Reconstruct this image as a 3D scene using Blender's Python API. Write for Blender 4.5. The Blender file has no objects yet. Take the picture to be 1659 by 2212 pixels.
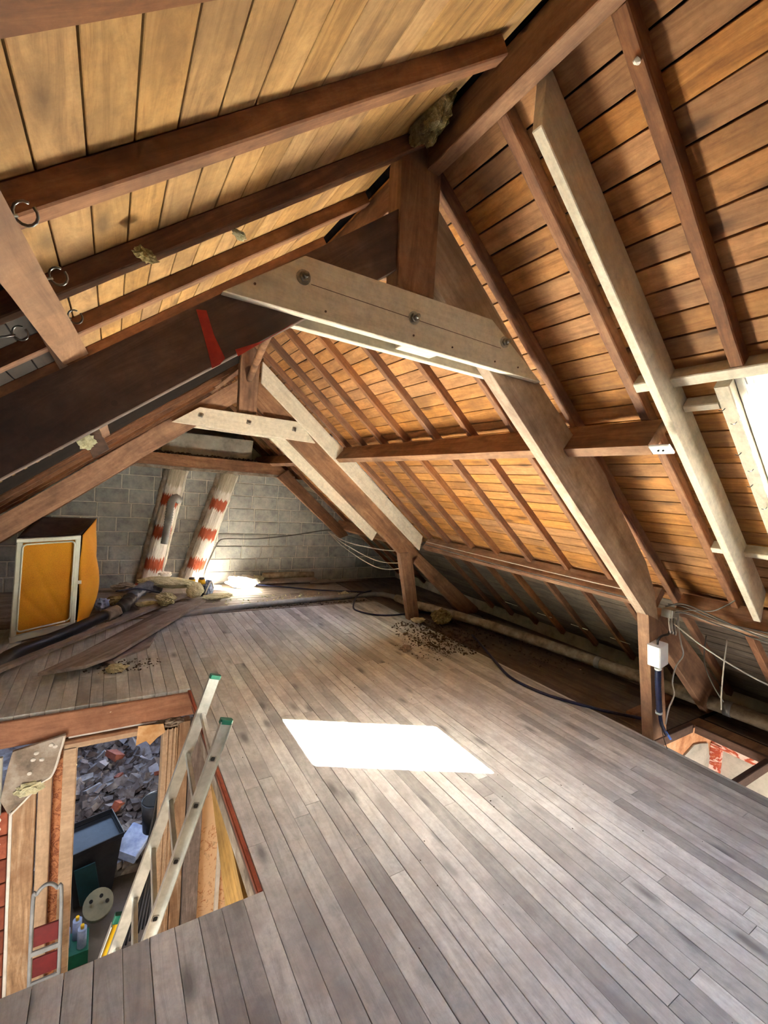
import bpy, bmesh, math, random
from mathutils import Vector, Matrix, noise
random.seed(11)
PI = math.pi
SC = bpy.context.scene
COL = SC.collection

# ------------------------------------------------------------------ camera
cam_d = bpy.data.cameras.new('camera'); cam = bpy.data.objects.new('camera', cam_d); COL.objects.link(cam)
cr, cu, cb = Vector((.850, -.522, .078)), Vector((-.041, .083, .996)), Vector((-.526, -.849, .050))
cam.matrix_world = Matrix(((cr.x, cu.x, cb.x, 0), (cr.y, cu.y, cb.y, 0), (cr.z, cu.z, cb.z, 1.6), (0, 0, 0, 1)))
cam_d.sensor_fit = 'AUTO'; cam_d.sensor_width = 36; cam_d.lens = 959.67 / 2212 * 36
cam_d.clip_start = .02
SC.camera = cam

# ------------------------------------------------------------------ sky, sun, exposure
SUN_DIR = Vector((-.527, .955, -1)).normalized()          # the way the light travels
world = bpy.data.worlds.new('world'); SC.world = world; world.use_nodes = True
wn = world.node_tree; wn.nodes.clear()
wo = wn.nodes.new('ShaderNodeOutputWorld'); wb = wn.nodes.new('ShaderNodeBackground')
sky = wn.nodes.new('ShaderNodeTexSky'); sky.sky_type = 'NISHITA'; sky.sun_disc = False
sky.sun_elevation = math.radians(42.5); sky.sun_rotation = math.radians(151); sky.air_density = 1.0; sky.dust_density = 3.0; sky.ozone_density = .7
wn.links.new(sky.outputs[0], wb.inputs[0]); wb.inputs[1].default_value = .42
wn.links.new(wb.outputs[0], wo.inputs[0])
sd = bpy.data.lights.new('sun', 'SUN'); sd.energy = 92; sd.angle = math.radians(.53); sd.color = (1, .90, .74)
sun = bpy.data.objects.new('sun', sd); COL.objects.link(sun); sun.rotation_euler = SUN_DIR.to_track_quat('-Z', 'Y').to_euler()
SC.view_settings.view_transform = 'Standard'; SC.view_settings.look = 'None'; SC.view_settings.gamma = 1
SC.view_settings.use_curve_mapping = False; SC.view_settings.exposure = 3.6

def area_light(name, loc, target, sx, sy, energy, color=(1, 1, 1), portal=False):
    d = bpy.data.lights.new(name, 'AREA'); d.shape = 'RECTANGLE'; d.size = sx; d.size_y = sy; d.energy = energy; d.color = color
    o = bpy.data.objects.new(name, d); COL.objects.link(o); o.location = loc
    o.rotation_euler = (Vector(target) - Vector(loc)).to_track_quat('-Z', 'Y').to_euler()
    if portal: d.cycles.is_portal = True
    return o

# portals at the two roof windows; added lamps below stand in for window daylight
NRM = Vector((.6247, 0, .7809))                           # outward normal of the right roof slope
def roof_portal(x, y, sx, sy):
    p = Vector((x, y, 3.93 - .8 * x)); d = bpy.data.lights.new('skylight_portal', 'AREA'); d.shape = 'RECTANGLE'
    d.size = sx; d.size_y = sy; d.cycles.is_portal = True
    o = bpy.data.objects.new('skylight_portal', d); COL.objects.link(o)
    xa = Vector((.7809, 0, -.6247)); za = NRM; ya = za.cross(xa)
    o.matrix_world = Matrix(((xa.x, ya.x, za.x, p.x), (xa.y, ya.y, za.y, p.y), (xa.z, ya.z, za.z, p.z), (0, 0, 0, 1)))
roof_portal(2.497, .48, .86, .62)
roof_portal(2.505, 4.81, .80, .42)
area_light('stair_fill_light', (-.2, 4.6, -.5), (.2, 6.2, -2.4), 1.2, .8, 1.9, (.74, .82, 1))  # added lamp above the rubble, no window is built there
area_light('landing_fill_light', (-.75, 1.9, -1.1), (.6, 2.8, -1.0), .9, .9, 2.6, (1, .95, .88))  # added lamp in the stairwell, its window is not modelled
area_light('lower_room_fill_light', (3.2, .1, -1.1), (4.0, 1.5, -.35), 1.0, .8, 3.6, (1, .93, .84))  # added lamp brightening the walls under the right hole

# ------------------------------------------------------------------ helpers
def srgb(r, g, b):
    f = lambda c: (c / 255 / 12.92) if c / 255 <= .04045 else ((c / 255 + .055) / 1.055) ** 2.4
    return (f(r), f(g), f(b), 1)
MATS = {}
def base_mat(name, rough=.7, metal=0):
    m = bpy.data.materials.new(name); m.use_nodes = True; b = m.node_tree.nodes['Principled BSDF']
    b.inputs['Roughness'].default_value = rough; b.inputs['Metallic'].default_value = metal
    MATS[name] = m
    return m, m.node_tree, b
def N(nt, t, **kw):
    n = nt.nodes.new(t)
    for k, v in kw.items(): setattr(n, k, v)
    return n
def ramp(nt, src, stops, interp='LINEAR'):
    r = N(nt, 'ShaderNodeValToRGB'); r.color_ramp.interpolation = interp
    e = r.color_ramp.elements
    while len(e) < len(stops): e.new(.5)
    for i, (p, c) in enumerate(stops): e[i].position = p; e[i].color = c
    nt.links.new(src, r.inputs[0]); return r
def mixc(nt, fac, a, b, mode='MIX'):
    m = N(nt, 'ShaderNodeMix', data_type='RGBA', blend_type=mode)
    if isinstance(fac, (int, float)): m.inputs[0].default_value = fac
    else: nt.links.new(fac, m.inputs[0])
    for i, v in ((6, a), (7, b)):
        if isinstance(v, tuple): m.inputs[i].default_value = v
        else: nt.links.new(v, m.inputs[i])
    return m.outputs[2]
def coords(nt, scale, rnd=True):
    tc = N(nt, 'ShaderNodeTexCoord'); src = tc.outputs['Object']; oi = None
    if rnd:
        oi = N(nt, 'ShaderNodeObjectInfo'); vm = N(nt, 'ShaderNodeVectorMath', operation='MULTIPLY_ADD')
        vm.inputs[0].default_value = (1, 1, 1)
        cx = N(nt, 'ShaderNodeCombineXYZ')
        for i, k in enumerate((37., 11., 23.)):
            mu = N(nt, 'ShaderNodeMath', operation='MULTIPLY'); nt.links.new(oi.outputs['Random'], mu.inputs[0]); mu.inputs[1].default_value = k
            nt.links.new(mu.outputs[0], cx.inputs[i])
        ad = N(nt, 'ShaderNodeVectorMath', operation='ADD'); nt.links.new(src, ad.inputs[0]); nt.links.new(cx.outputs[0], ad.inputs[1]); src = ad.outputs[0]
    mp = N(nt, 'ShaderNodeMapping'); mp.inputs['Scale'].default_value = scale; nt.links.new(src, mp.inputs[0])
    return mp.outputs[0], src, oi
def noise_n(nt, vec, scale, detail=4, rough=.6, dist=0):
    n = N(nt, 'ShaderNodeTexNoise'); n.inputs['Scale'].default_value = scale; n.inputs['Detail'].default_value = detail
    n.inputs['Roughness'].default_value = rough; n.inputs['Distortion'].default_value = dist
    nt.links.new(vec, n.inputs['Vector']); return n.outputs['Fac']
def wood(name, dark, mid, light, stain=None, stain_amt=.5, rough=.75, vary=.3, knots=.5, bump=.25, grain=1.0):
    m, nt, b = base_mat(name, rough)
    v, raw, oi = coords(nt, (1.3 * grain, 11 * grain, 11 * grain))
    g = noise_n(nt, v, 1.8, 8, .72, 1.2)
    c = ramp(nt, g, [(.28, dark), (.5, mid), (.74, light)]).outputs[0]
    fine = noise_n(nt, raw, 26, 4, .75)
    c = mixc(nt, .5, c, ramp(nt, fine, [(.3, (.5, .5, .5, 1)), (.62, (1, 1, 1, 1))]).outputs[0], 'MULTIPLY')
    if stain:
        big = noise_n(nt, raw, 3.1, 4, .6, .3)
        f = ramp(nt, big, [(.45, (0, 0, 0, 1)), (.68, (stain_amt,) * 3 + (1,))]).outputs[0]
        c = mixc(nt, f, c, stain)
    if knots:
        vo = N(nt, 'ShaderNodeTexVoronoi'); vo.inputs['Scale'].default_value = 1
        mp2 = N(nt, 'ShaderNodeMapping'); mp2.inputs['Scale'].default_value = (2.3, 6.5, 6.5); nt.links.new(raw, mp2.inputs[0]); nt.links.new(mp2.outputs[0], vo.inputs['Vector'])
        kf = ramp(nt, vo.outputs['Distance'], [(.07, (knots,) * 3 + (1,)), (.17, (knots * .25,) * 3 + (1,)), (.24, (0, 0, 0, 1))]).outputs[0]
        c = mixc(nt, kf, c, tuple(x * .35 for x in dark[:3]) + (1,))
    hs = N(nt, 'ShaderNodeHueSaturation'); mr = N(nt, 'ShaderNodeMapRange')
    nt.links.new(oi.outputs['Random'], mr.inputs[0]); mr.inputs[3].default_value = 1 - vary; mr.inputs[4].default_value = 1 + vary * .7
    nt.links.new(mr.outputs[0], hs.inputs['Value']); nt.links.new(c, hs.inputs['Color'])
    mr2 = N(nt, 'ShaderNodeMapRange'); fr = N(nt, 'ShaderNodeMath', operation='FRACT'); mu = N(nt, 'ShaderNodeMath', operation='MULTIPLY')
    nt.links.new(oi.outputs['Random'], mu.inputs[0]); mu.inputs[1].default_value = 17.3; nt.links.new(mu.outputs[0], fr.inputs[0])
    nt.links.new(fr.outputs[0], mr2.inputs[0]); mr2.inputs[3].default_value = 1 - vary * .5; mr2.inputs[4].default_value = 1 + vary * .3
    nt.links.new(mr2.outputs[0], hs.inputs['Saturation'])
    nt.links.new(hs.outputs[0], b.inputs['Base Color'])
    bp = N(nt, 'ShaderNodeBump'); bp.inputs['Strength'].default_value = bump; bp.inputs['Distance'].default_value = .003
    nt.links.new(g, bp.inputs['Height']); nt.links.new(bp.outputs[0], b.inputs['Normal'])
    return m
def mottled(name, a, c2, scale=8, rough=.85, metal=0, bump=.2, third=None, vary=0, dist=.01):
    m, nt, b = base_mat(name, rough, metal)
    v, raw, oi = coords(nt, (1, 1, 1))
    f = noise_n(nt, v, scale, 6, .65)
    stops = [(.35, a), (.65, c2)] if third is None else [(.32, a), (.5, c2), (.7, third)]
    c = ramp(nt, f, stops).outputs[0]
    if vary:
        hs = N(nt, 'ShaderNodeHueSaturation'); mr = N(nt, 'ShaderNodeMapRange'); nt.links.new(oi.outputs['Random'], mr.inputs[0])
        mr.inputs[3].default_value = 1 - vary; mr.inputs[4].default_value = 1 + vary; nt.links.new(mr.outputs[0], hs.inputs['Value']); nt.links.new(c, hs.inputs['Color']); c = hs.outputs[0]
    nt.links.new(c, b.inputs['Base Color'])
    if bump:
        f2 = noise_n(nt, v, scale * 4, 4, .7)
        bp = N(nt, 'ShaderNodeBump'); bp.inputs['Strength'].default_value = bump; bp.inputs['Distance'].default_value = dist
        nt.links.new(f2, bp.inputs['Height']); nt.links.new(bp.outputs[0], b.inputs['Normal'])
    return m

# materials
BOARD_R = wood('roof_board_orange', srgb(124, 78, 38), srgb(178, 120, 62), srgb(206, 150, 86), srgb(112, 76, 44), .6, vary=.17, knots=.8)
BOARD_L = wood('roof_board_pale', srgb(136, 96, 54), srgb(184, 140, 84), srgb(208, 166, 108), srgb(120, 88, 54), .6, vary=.14, knots=.7)
RAFT = wood('rafter_wood', srgb(98, 62, 38), srgb(142, 92, 56), srgb(172, 120, 76), srgb(80, 52, 36), .6, vary=.2, knots=.5)
BEAM = wood('old_beam_wood', srgb(108, 76, 54), srgb(152, 110, 80), srgb(184, 142, 106), srgb(92, 66, 50), .6, vary=.12, knots=.5, grain=.7)
BEAMD = wood('dark_beam_wood', srgb(74, 54, 44), srgb(104, 78, 64), srgb(132, 102, 84), srgb(58, 44, 38), .7, vary=.1, knots=.7, grain=.7)
NEWW = wood('new_timber', srgb(206, 192, 168), srgb(226, 214, 192), srgb(236, 228, 210), srgb(210, 196, 172), .35, vary=.06, knots=.28, bump=.1)
BEAMW = wood('warm_beam_wood', srgb(118, 82, 56), srgb(162, 118, 84), srgb(190, 146, 108), srgb(100, 70, 52), .6, vary=.05, knots=.5, grain=.7)
BEAMG = wood('grey_brown_beam_wood', srgb(136, 112, 94), srgb(180, 154, 132), srgb(206, 182, 158), srgb(124, 100, 84), .6, vary=.05, knots=.5, grain=.7)
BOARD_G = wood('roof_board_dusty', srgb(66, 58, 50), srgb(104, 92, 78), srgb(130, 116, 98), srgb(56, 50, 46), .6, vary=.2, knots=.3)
BOARD_D = wood('roof_board_dark', srgb(26, 19, 15), srgb(40, 29, 22), srgb(58, 42, 31), srgb(22, 17, 14), .6, vary=.2, knots=.3)  # darkest board wood, for the low left boards and the closing board
FLOORW = wood('floor_board_wood', srgb(170, 172, 168), srgb(206, 209, 204), srgb(224, 227, 221), srgb(156, 154, 150), .75, vary=.3, knots=.8, rough=.62, bump=.3)
ROUGHF = wood('rough_floor_wood', srgb(84, 72, 64), srgb(114, 98, 88), srgb(138, 120, 108), srgb(72, 62, 56), .7, vary=.2, knots=.3)
PLANKW = wood('old_plank_wood', srgb(112, 100, 92), srgb(156, 144, 134), srgb(184, 174, 164), srgb(106, 96, 90), .6, vary=.2, knots=.4)
JAMBW = wood('door_frame_wood', srgb(170, 142, 112), srgb(190, 160, 128), srgb(204, 176, 144), srgb(160, 134, 108), .3, vary=.05, knots=0)
POSTW = wood('weathered_post_wood', srgb(120, 90, 64), srgb(176, 142, 108), srgb(214, 190, 160), srgb(120, 84, 56), .7, vary=.1, knots=.2)
GREYW = wood('grey_weathered_wood', srgb(92, 82, 78), srgb(140, 128, 122), srgb(184, 172, 164), srgb(96, 74, 58), .6, vary=.1, knots=.2)
YELW = wood('yellowed_lintel_wood', srgb(160, 118, 56), srgb(198, 156, 84), srgb(222, 186, 116), srgb(120, 90, 50), .6, vary=.1, knots=.3)
JOISTW = wood('joist_wood', srgb(128, 84, 60), srgb(164, 114, 84), srgb(182, 132, 100), srgb(120, 76, 54), .4, vary=.08, knots=.5)
DARKM = mottled('roofing_felt', srgb(18, 16, 15), srgb(30, 26, 24), 6, .95)
BLOCK = mottled('concrete_block', srgb(136, 138, 138), srgb(164, 166, 163), 9, .95, bump=.5, third=srgb(186, 186, 178), vary=.12)
MORTAR = mottled('mortar', srgb(206, 204, 192), srgb(230, 228, 216), 14, .95, bump=.5)
RENDER = mottled('render_plaster', srgb(140, 137, 128), srgb(180, 177, 166), 5, .95, bump=.5, third=srgb(200, 197, 186))
PLASTER = mottled('dirty_plaster', srgb(112, 100, 88), srgb(152, 138, 122), 7, .95, bump=.6, third=srgb(186, 178, 166))
WPLAST = mottled('white_plaster', srgb(214, 208, 196), srgb(236, 232, 224), 10, .9, bump=.3)
OPLAST = mottled('orange_plaster', srgb(176, 116, 78), srgb(212, 156, 112), 7, .95, bump=.8, third=srgb(232, 190, 150))
STEEL = mottled('zinc_steel', srgb(150, 150, 146), srgb(196, 196, 192), 30, .35, 1, bump=0)
ALU = mottled('aluminium', srgb(176, 178, 172), srgb(208, 210, 204), 12, .42, .75, bump=.05)
WPAINT = mottled('white_paint', srgb(226, 226, 222), srgb(240, 240, 236), 8, .4, bump=0)
CREAM = mottled('cream_frame_plastic', srgb(218, 220, 204), srgb(234, 236, 222), 6, .5, bump=0)
WOOLY = mottled('mineral_wool_yellow', srgb(198, 190, 146), srgb(226, 220, 180), 18, 1, bump=1, third=srgb(236, 232, 202), dist=.02)
WOOLD = mottled('mineral_wool_dusty', srgb(110, 92, 58), srgb(160, 142, 94), 12, 1, bump=1, third=srgb(204, 192, 146), dist=.02)
REDP = mottled('red_paint', srgb(150, 36, 22), srgb(182, 52, 34), 20, .7, bump=.1)
BLUEC = mottled('blue_conduit_plastic', srgb(18, 26, 58), srgb(30, 42, 84), 10, .45, bump=0)
BLUEL = mottled('blue_wire_plastic', srgb(40, 96, 190), srgb(60, 120, 210), 10, .4, bump=0)
WHITEC = mottled('white_cable_plastic', srgb(186, 180, 166), srgb(206, 200, 186), 20, .5, bump=0)
GREYC = mottled('grey_cable_plastic', srgb(74, 72, 68), srgb(100, 96, 90), 20, .6, bump=0)
BLACKP = mottled('black_plastic', srgb(22, 22, 24), srgb(38, 38, 42), 8, .45, bump=.1)
LAG = mottled('pipe_lagging', srgb(116, 104, 88), srgb(150, 138, 118), 12, .9, bump=.4, third=srgb(172, 162, 142))
PIPEG = mottled('grey_pipe_plastic', srgb(120, 122, 124), srgb(150, 152, 152), 8, .5, bump=.1)
DUCT = mottled('foil_duct', srgb(74, 80, 94), srgb(112, 120, 136), 12, .35, .3, bump=.5)
GREENP = mottled('green_cap_plastic', srgb(14, 84, 66), srgb(24, 104, 82), 8, .45, bump=0)
YELP = mottled('yellow_plastic', srgb(226, 176, 20), srgb(240, 196, 40), 8, .4, bump=0)
GREYBOX = mottled('grey_box_plastic', srgb(150, 148, 140), srgb(176, 174, 166), 8, .5, bump=0)
DEBRIS = mottled('debris_dust', srgb(48, 42, 36), srgb(78, 68, 56), 20, 1, bump=.6, third=srgb(120, 108, 86))
BRICKC = mottled('red_brick', srgb(120, 60, 44), srgb(156, 86, 62), 10, .95, bump=.4, vary=.2)
RUBB = mottled('rubble_mixed', srgb(62, 50, 46), srgb(98, 86, 82), 4, .95, bump=.4, third=srgb(142, 136, 134), vary=.25)
FABT = mottled('dark_canvas', srgb(52, 44, 40), srgb(72, 60, 54), 12, .95, bump=.2)
TEAL = mottled('teal_plastic', srgb(12, 44, 50), srgb(18, 60, 68), 6, .45, bump=0)
WHEELM = mottled('cream_wheel_plastic', srgb(112, 108, 84), srgb(134, 128, 100), 10, .6, bump=0)
BLUEB = mottled('pale_blue_packaging', srgb(120, 138, 180), srgb(170, 184, 214), 9, .6, bump=0)
REDM = mottled('red_enamel', srgb(84, 18, 24), srgb(110, 28, 32), 8, .5, bump=0)
WRAP = mottled('white_wrapping', srgb(230, 226, 214), srgb(246, 244, 236), 10, .7, bump=.4)
BOLTM = mottled('bolt_steel', srgb(120, 120, 116), srgb(170, 172, 168), 40, .3, 1, bump=0)
COBW = mottled('pale_chips', srgb(200, 190, 160), srgb(228, 220, 196), 20, .9, bump=.2)

def canvas_mat():
    m, nt, b = base_mat('orange_canvas', .8)
    v, raw, oi = coords(nt, (1, 1, 1), False)
    f = noise_n(nt, v, 260, 2, .5); f2 = noise_n(nt, v, 3, 3, .5)
    c = ramp(nt, f, [(.4, srgb(190, 118, 8)), (.6, srgb(226, 152, 20))]).outputs[0]
    c = mixc(nt, .4, c, ramp(nt, f2, [(.35, srgb(196, 122, 12)), (.65, srgb(232, 164, 30))]).outputs[0])
    nt.links.new(c, b.inputs['Base Color'])
    return m
CANVAS = canvas_mat()
def flue_mat():
    m, nt, b = base_mat('striped_flue_paint', .9)
    v, raw, oi = coords(nt, (1, 1, 1), False)
    # jagged brushed edges between the white and the brick red bands (bands follow the flue's length, local X)
    sep = N(nt, 'ShaderNodeSeparateXYZ'); nt.links.new(raw, sep.inputs[0])
    mp = N(nt, 'ShaderNodeMapping'); mp.inputs['Scale'].default_value = (2, 60, 60); nt.links.new(raw, mp.inputs[0])
    j = noise_n(nt, mp.outputs[0], 1.2, 2, .6)
    ma = N(nt, 'ShaderNodeMath', operation='MULTIPLY_ADD'); nt.links.new(j, ma.inputs[0]); ma.inputs[1].default_value = .22; nt.links.new(sep.outputs[0], ma.inputs[2])
    oi2 = N(nt, 'ShaderNodeObjectInfo')
    m2 = N(nt, 'ShaderNodeMath', operation='MULTIPLY'); nt.links.new(ma.outputs[0], m2.inputs[0]); m2.inputs[1].default_value = 2.2
    ph = N(nt, 'ShaderNodeMath', operation='ADD'); nt.links.new(m2.outputs[0], ph.inputs[0]); ph.inputs[1].default_value = .8
    fr = N(nt, 'ShaderNodeMath', operation='FRACT'); nt.links.new(ph.outputs[0], fr.inputs[0])
    f = ramp(nt, fr.outputs[0], [(.0, (0, 0, 0, 1)), (.60, (0, 0, 0, 1)), (.64, (1, 1, 1, 1)), (.97, (1, 1, 1, 1)), (1.0, (0, 0, 0, 1))]).outputs[0]
    g = noise_n(nt, mp.outputs[0], 2.5, 3, .7)
    wht = ramp(nt, g, [(.3, srgb(190, 180, 168)), (.5, srgb(228, 224, 218)), (.7, srgb(240, 238, 234))]).outputs[0]
    red = ramp(nt, g, [(.3, srgb(150, 76, 50)), (.6, srgb(190, 92, 60))]).outputs[0]
    topf = ramp(nt, ma.outputs[0], [(0, (0, 0, 0, 1)), (1, (0, 0, 0, 1))])
    mr = N(nt, 'ShaderNodeMapRange'); nt.links.new(ma.outputs[0], mr.inputs[0]); mr.inputs[1].default_value = 1.56; mr.inputs[2].default_value = 1.60
    pla = ramp(nt, g, [(.3, srgb(150, 140, 120)), (.7, srgb(206, 198, 178))]).outputs[0]
    nt.links.new(mixc(nt, mr.outputs[0], mixc(nt, f, wht, red), pla), b.inputs['Base Color'])
    bp = N(nt, 'ShaderNodeBump'); bp.inputs['Strength'].default_value = .6; bp.inputs['Distance'].default_value = .01
    nt.links.new(g, bp.inputs['Height']); nt.links.new(bp.outputs[0], b.inputs['Normal'])
    return m
FLUE = flue_mat()
def wallpaper_mat():
    m, nt, b = base_mat('floral_wallpaper', .85)
    v, raw, oi = coords(nt, (1, 1, 1), False)
    n1 = noise_n(nt, v, 11, 4, .7, 2.4); n2 = noise_n(nt, v, 9, 4, .7, 1.5)
    c = ramp(nt, n1, [(.50, srgb(236, 202, 160)), (.60, srgb(230, 192, 150)), (.62, srgb(180, 100, 62)), (.65, srgb(214, 150, 106)), (.68, srgb(234, 200, 158))]).outputs[0]
    c = mixc(nt, ramp(nt, n2, [(.6, (0, 0, 0, 1)), (.68, (.5, .5, .5, 1))]).outputs[0], c, srgb(150, 104, 74))
    nt.links.new(c, b.inputs['Base Color']); return m
WALLP = wallpaper_mat()
def wallpaper_red():
    m, nt, b = base_mat('brown_floral_wallpaper', .85)
    v, raw, oi = coords(nt, (1, 1, 1), False)
    n1 = noise_n(nt, v, 16, 4, .7, 2.2)
    c = ramp(nt, n1, [(.4, srgb(196, 136, 92)), (.52, srgb(176, 112, 72)), (.56, srgb(110, 56, 34)), (.66, srgb(188, 128, 86))]).outputs[0]
    nt.links.new(c, b.inputs['Base Color']); return m
WALLR = wallpaper_red()
def redwhite_mat():
    m, nt, b = base_mat('red_and_white_painted_plaster', .8)
    v, raw, oi = coords(nt, (1, 1, 1), False)
    mp = N(nt, 'ShaderNodeMapping'); mp.inputs['Scale'].default_value = (3, 3, 9); nt.links.new(raw, mp.inputs[0])
    n1 = noise_n(nt, mp.outputs[0], 2.2, 5, .6, .6)
    c = ramp(nt, n1, [(.40, srgb(240, 214, 204)), (.47, srgb(236, 196, 182)), (.5, srgb(176, 66, 48)), (.58, srgb(196, 100, 62)), (.63, srgb(238, 216, 206))]).outputs[0]
    nt.links.new(c, b.inputs['Base Color']); return m
REDW = redwhite_mat()
def glass_mat():
    m = bpy.data.materials.new('window_glass'); m.use_nodes = True; nt = m.node_tree; nt.nodes.clear()
    o = N(nt, 'ShaderNodeOutputMaterial'); t = N(nt, 'ShaderNodeBsdfTransparent'); t.inputs[0].default_value = (.80, .84, .88, 1)
    g = N(nt, 'ShaderNodeBsdfGlossy'); g.inputs['Roughness'].default_value = .02
    fz = N(nt, 'ShaderNodeFresnel'); fz.inputs[0].default_value = 1.45; mx = N(nt, 'ShaderNodeMixShader')
    nt.links.new(fz.outputs[0], mx.inputs[0]); nt.links.new(t.outputs[0], mx.inputs[1]); nt.links.new(g.outputs[0], mx.inputs[2]); nt.links.new(mx.outputs[0], o.inputs[0])
    return m
GLASS = glass_mat()

# ---------- object helpers
def clean(n): return n
def meta(o, label=None, cat=None, group=None, kind=None):
    if label: o['label'] = label
    if cat: o['category'] = cat
    if group: o['group'] = group
    if kind: o['kind'] = kind
    return o
def thing(name, loc, label, cat, group=None):
    o = bpy.data.objects.new(name, None); COL.objects.link(o); o.location = loc; o.empty_display_size = .1
    return meta(o, label, cat, group)
def link(name, me, mat, parent=None, M=None):
    o = bpy.data.objects.new(name, me); COL.objects.link(o)
    if mat is not None and not me.materials: me.materials.append(mat)
    if M is None: M = Matrix.Identity(4)
    if parent is not None:
        o.parent = parent
        PW = PARW(parent)
        o.matrix_basis = PW.inverted() @ M
    else: o.matrix_basis = M
    return o
def PARW(p):
    M = p.matrix_basis.copy()
    if p.parent is not None: M = PARW(p.parent) @ M
    return M
def frame(a, xdir, zhint):
    x = Vector(xdir).normalized(); z = Vector(zhint); z = (z - x * z.dot(x)).normalized(); y = z.cross(x)
    return Matrix(((x.x, y.x, z.x, a[0]), (x.y, y.y, z.y, a[1]), (x.z, y.z, z.z, a[2]), (0, 0, 0, 1)))
def beam_mesh(L, w, d, ch=.004, jit=0, seg=1, seed=0, taper=1):
    rr = random.Random(seed); vs = []; fs = []
    hw, hd = w / 2, d / 2
    for i in range(seg + 1):
        t = i / seg; k = 1 + (taper - 1) * t
        jy, jz, js = (rr.uniform(-jit, jit), rr.uniform(-jit, jit), 1 + rr.uniform(-jit, jit) * 4) if 0 < i < seg else (0, 0, 1)
        a, b = hw * k * js, hd * k
        for (y, z) in ((-a + ch, -b), (a - ch, -b), (a, -b + ch), (a, b - ch), (a - ch, b), (-a + ch, b), (-a, b - ch), (-a, -b + ch)):
            vs.append((L * t, y + jy, z + jz))
    for i in range(seg):
        o = i * 8
        for k in range(8): fs.append((o + k, o + 8 + k, o + 8 + (k + 1) % 8, o + (k + 1) % 8))
    fs.append(tuple(range(8))); fs.append(tuple(seg * 8 + k for k in reversed(range(8))))
    me = bpy.data.meshes.new('timber'); me.from_pydata(vs, [], fs); 
    bm = bmesh.new(); bm.from_mesh(me); bmesh.ops.recalc_face_normals(bm, faces=bm.faces); bm.to_mesh(me); bm.free()
    return me
_cache = {}
def stick(name, a, b, w, d, up, mat, parent=None, ch=.004, jit=0, seg=1, share=False, taper=1):
    """a box-like timber from a to b; w across, d along `up`."""
    a, b = Vector(a), Vector(b); L = (b - a).length
    key = (round(L, 2), round(w, 3), round(d, 3), ch, mat.name) if share else None
    if key and key in _cache: me = _cache[key]
    else:
        me = beam_mesh(round(L, 2) if share else L, w, d, ch, jit, seg, random.randint(0, 9999), taper)
        if key: _cache[key] = me
    return link(name, me, mat, parent, frame(a, b - a, up))
def prism(name, pts, y0, y1, mat, parent=None, grain=(1, 0, 0), bev=.003):
    """polygon in the XZ plane given thickness along Y, local X along the grain"""
    M = frame((pts[0][0], y0, pts[0][1]), (grain[0], 0, grain[2]), (-grain[2], 0, grain[0]))
    Mi = M.inverted(); bm = bmesh.new()
    v0 = [bm.verts.new(Mi @ Vector((x, y0, z))) for x, z in pts]; v1 = [bm.verts.new(Mi @ Vector((x, y1, z))) for x, z in pts]
    bm.faces.new(v0); bm.faces.new(v1[::-1]); n = len(pts)
    for i in range(n): bm.faces.new((v0[i], v1[i], v1[(i + 1) % n], v0[(i + 1) % n]))
    if bev: bmesh.ops.bevel(bm, geom=list(bm.edges), offset=bev, segments=1, affect='EDGES', clamp_overlap=True)
    bmesh.ops.recalc_face_normals(bm, faces=bm.faces)
    me = bpy.data.meshes.new(name); bm.to_mesh(me); bm.free()
    return link(name, me, mat, parent, M)
def from_bm(name, bm, mat, parent=None, loc=(0, 0, 0), smooth=False, tri=False):
    if smooth:
        for f in bm.faces: f.smooth = True
    bmesh.ops.recalc_face_normals(bm, faces=bm.faces)
    me = bpy.data.meshes.new(name); bm.to_mesh(me); bm.free()
    return link(name, me, mat, parent, Matrix.Translation(loc))
def box(name, lo, hi, mat, parent=None, bev=.002):
    lo, hi = Vector(lo), Vector(hi); c = (lo + hi) / 2; s = hi - lo; bm = bmesh.new()
    bmesh.ops.create_cube(bm, size=1); bmesh.ops.scale(bm, vec=s, verts=bm.verts)
    if bev: bmesh.ops.bevel(bm, geom=list(bm.edges), offset=min(bev, min(s) * .3), segments=1, affect='EDGES')
    return from_bm(name, bm, mat, parent, c)
def smooth_path(pts, n=6):
    P = [Vector(p) for p in pts]; P = [P[0] * 2 - P[1]] + P + [P[-1] * 2 - P[-2]]; out = []
    for i in range(1, len(P) - 2):
        for k in range(n):
            t = k / n; a, b, c, d = P[i - 1], P[i], P[i + 1], P[i + 2]
            out.append(.5 * ((2 * b) + (c - a) * t + (2 * a - 5 * b + 4 * c - d) * t * t + (3 * b - a - 3 * c + d) * t ** 3))
    out.append(P[-2].copy()); return out
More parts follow.
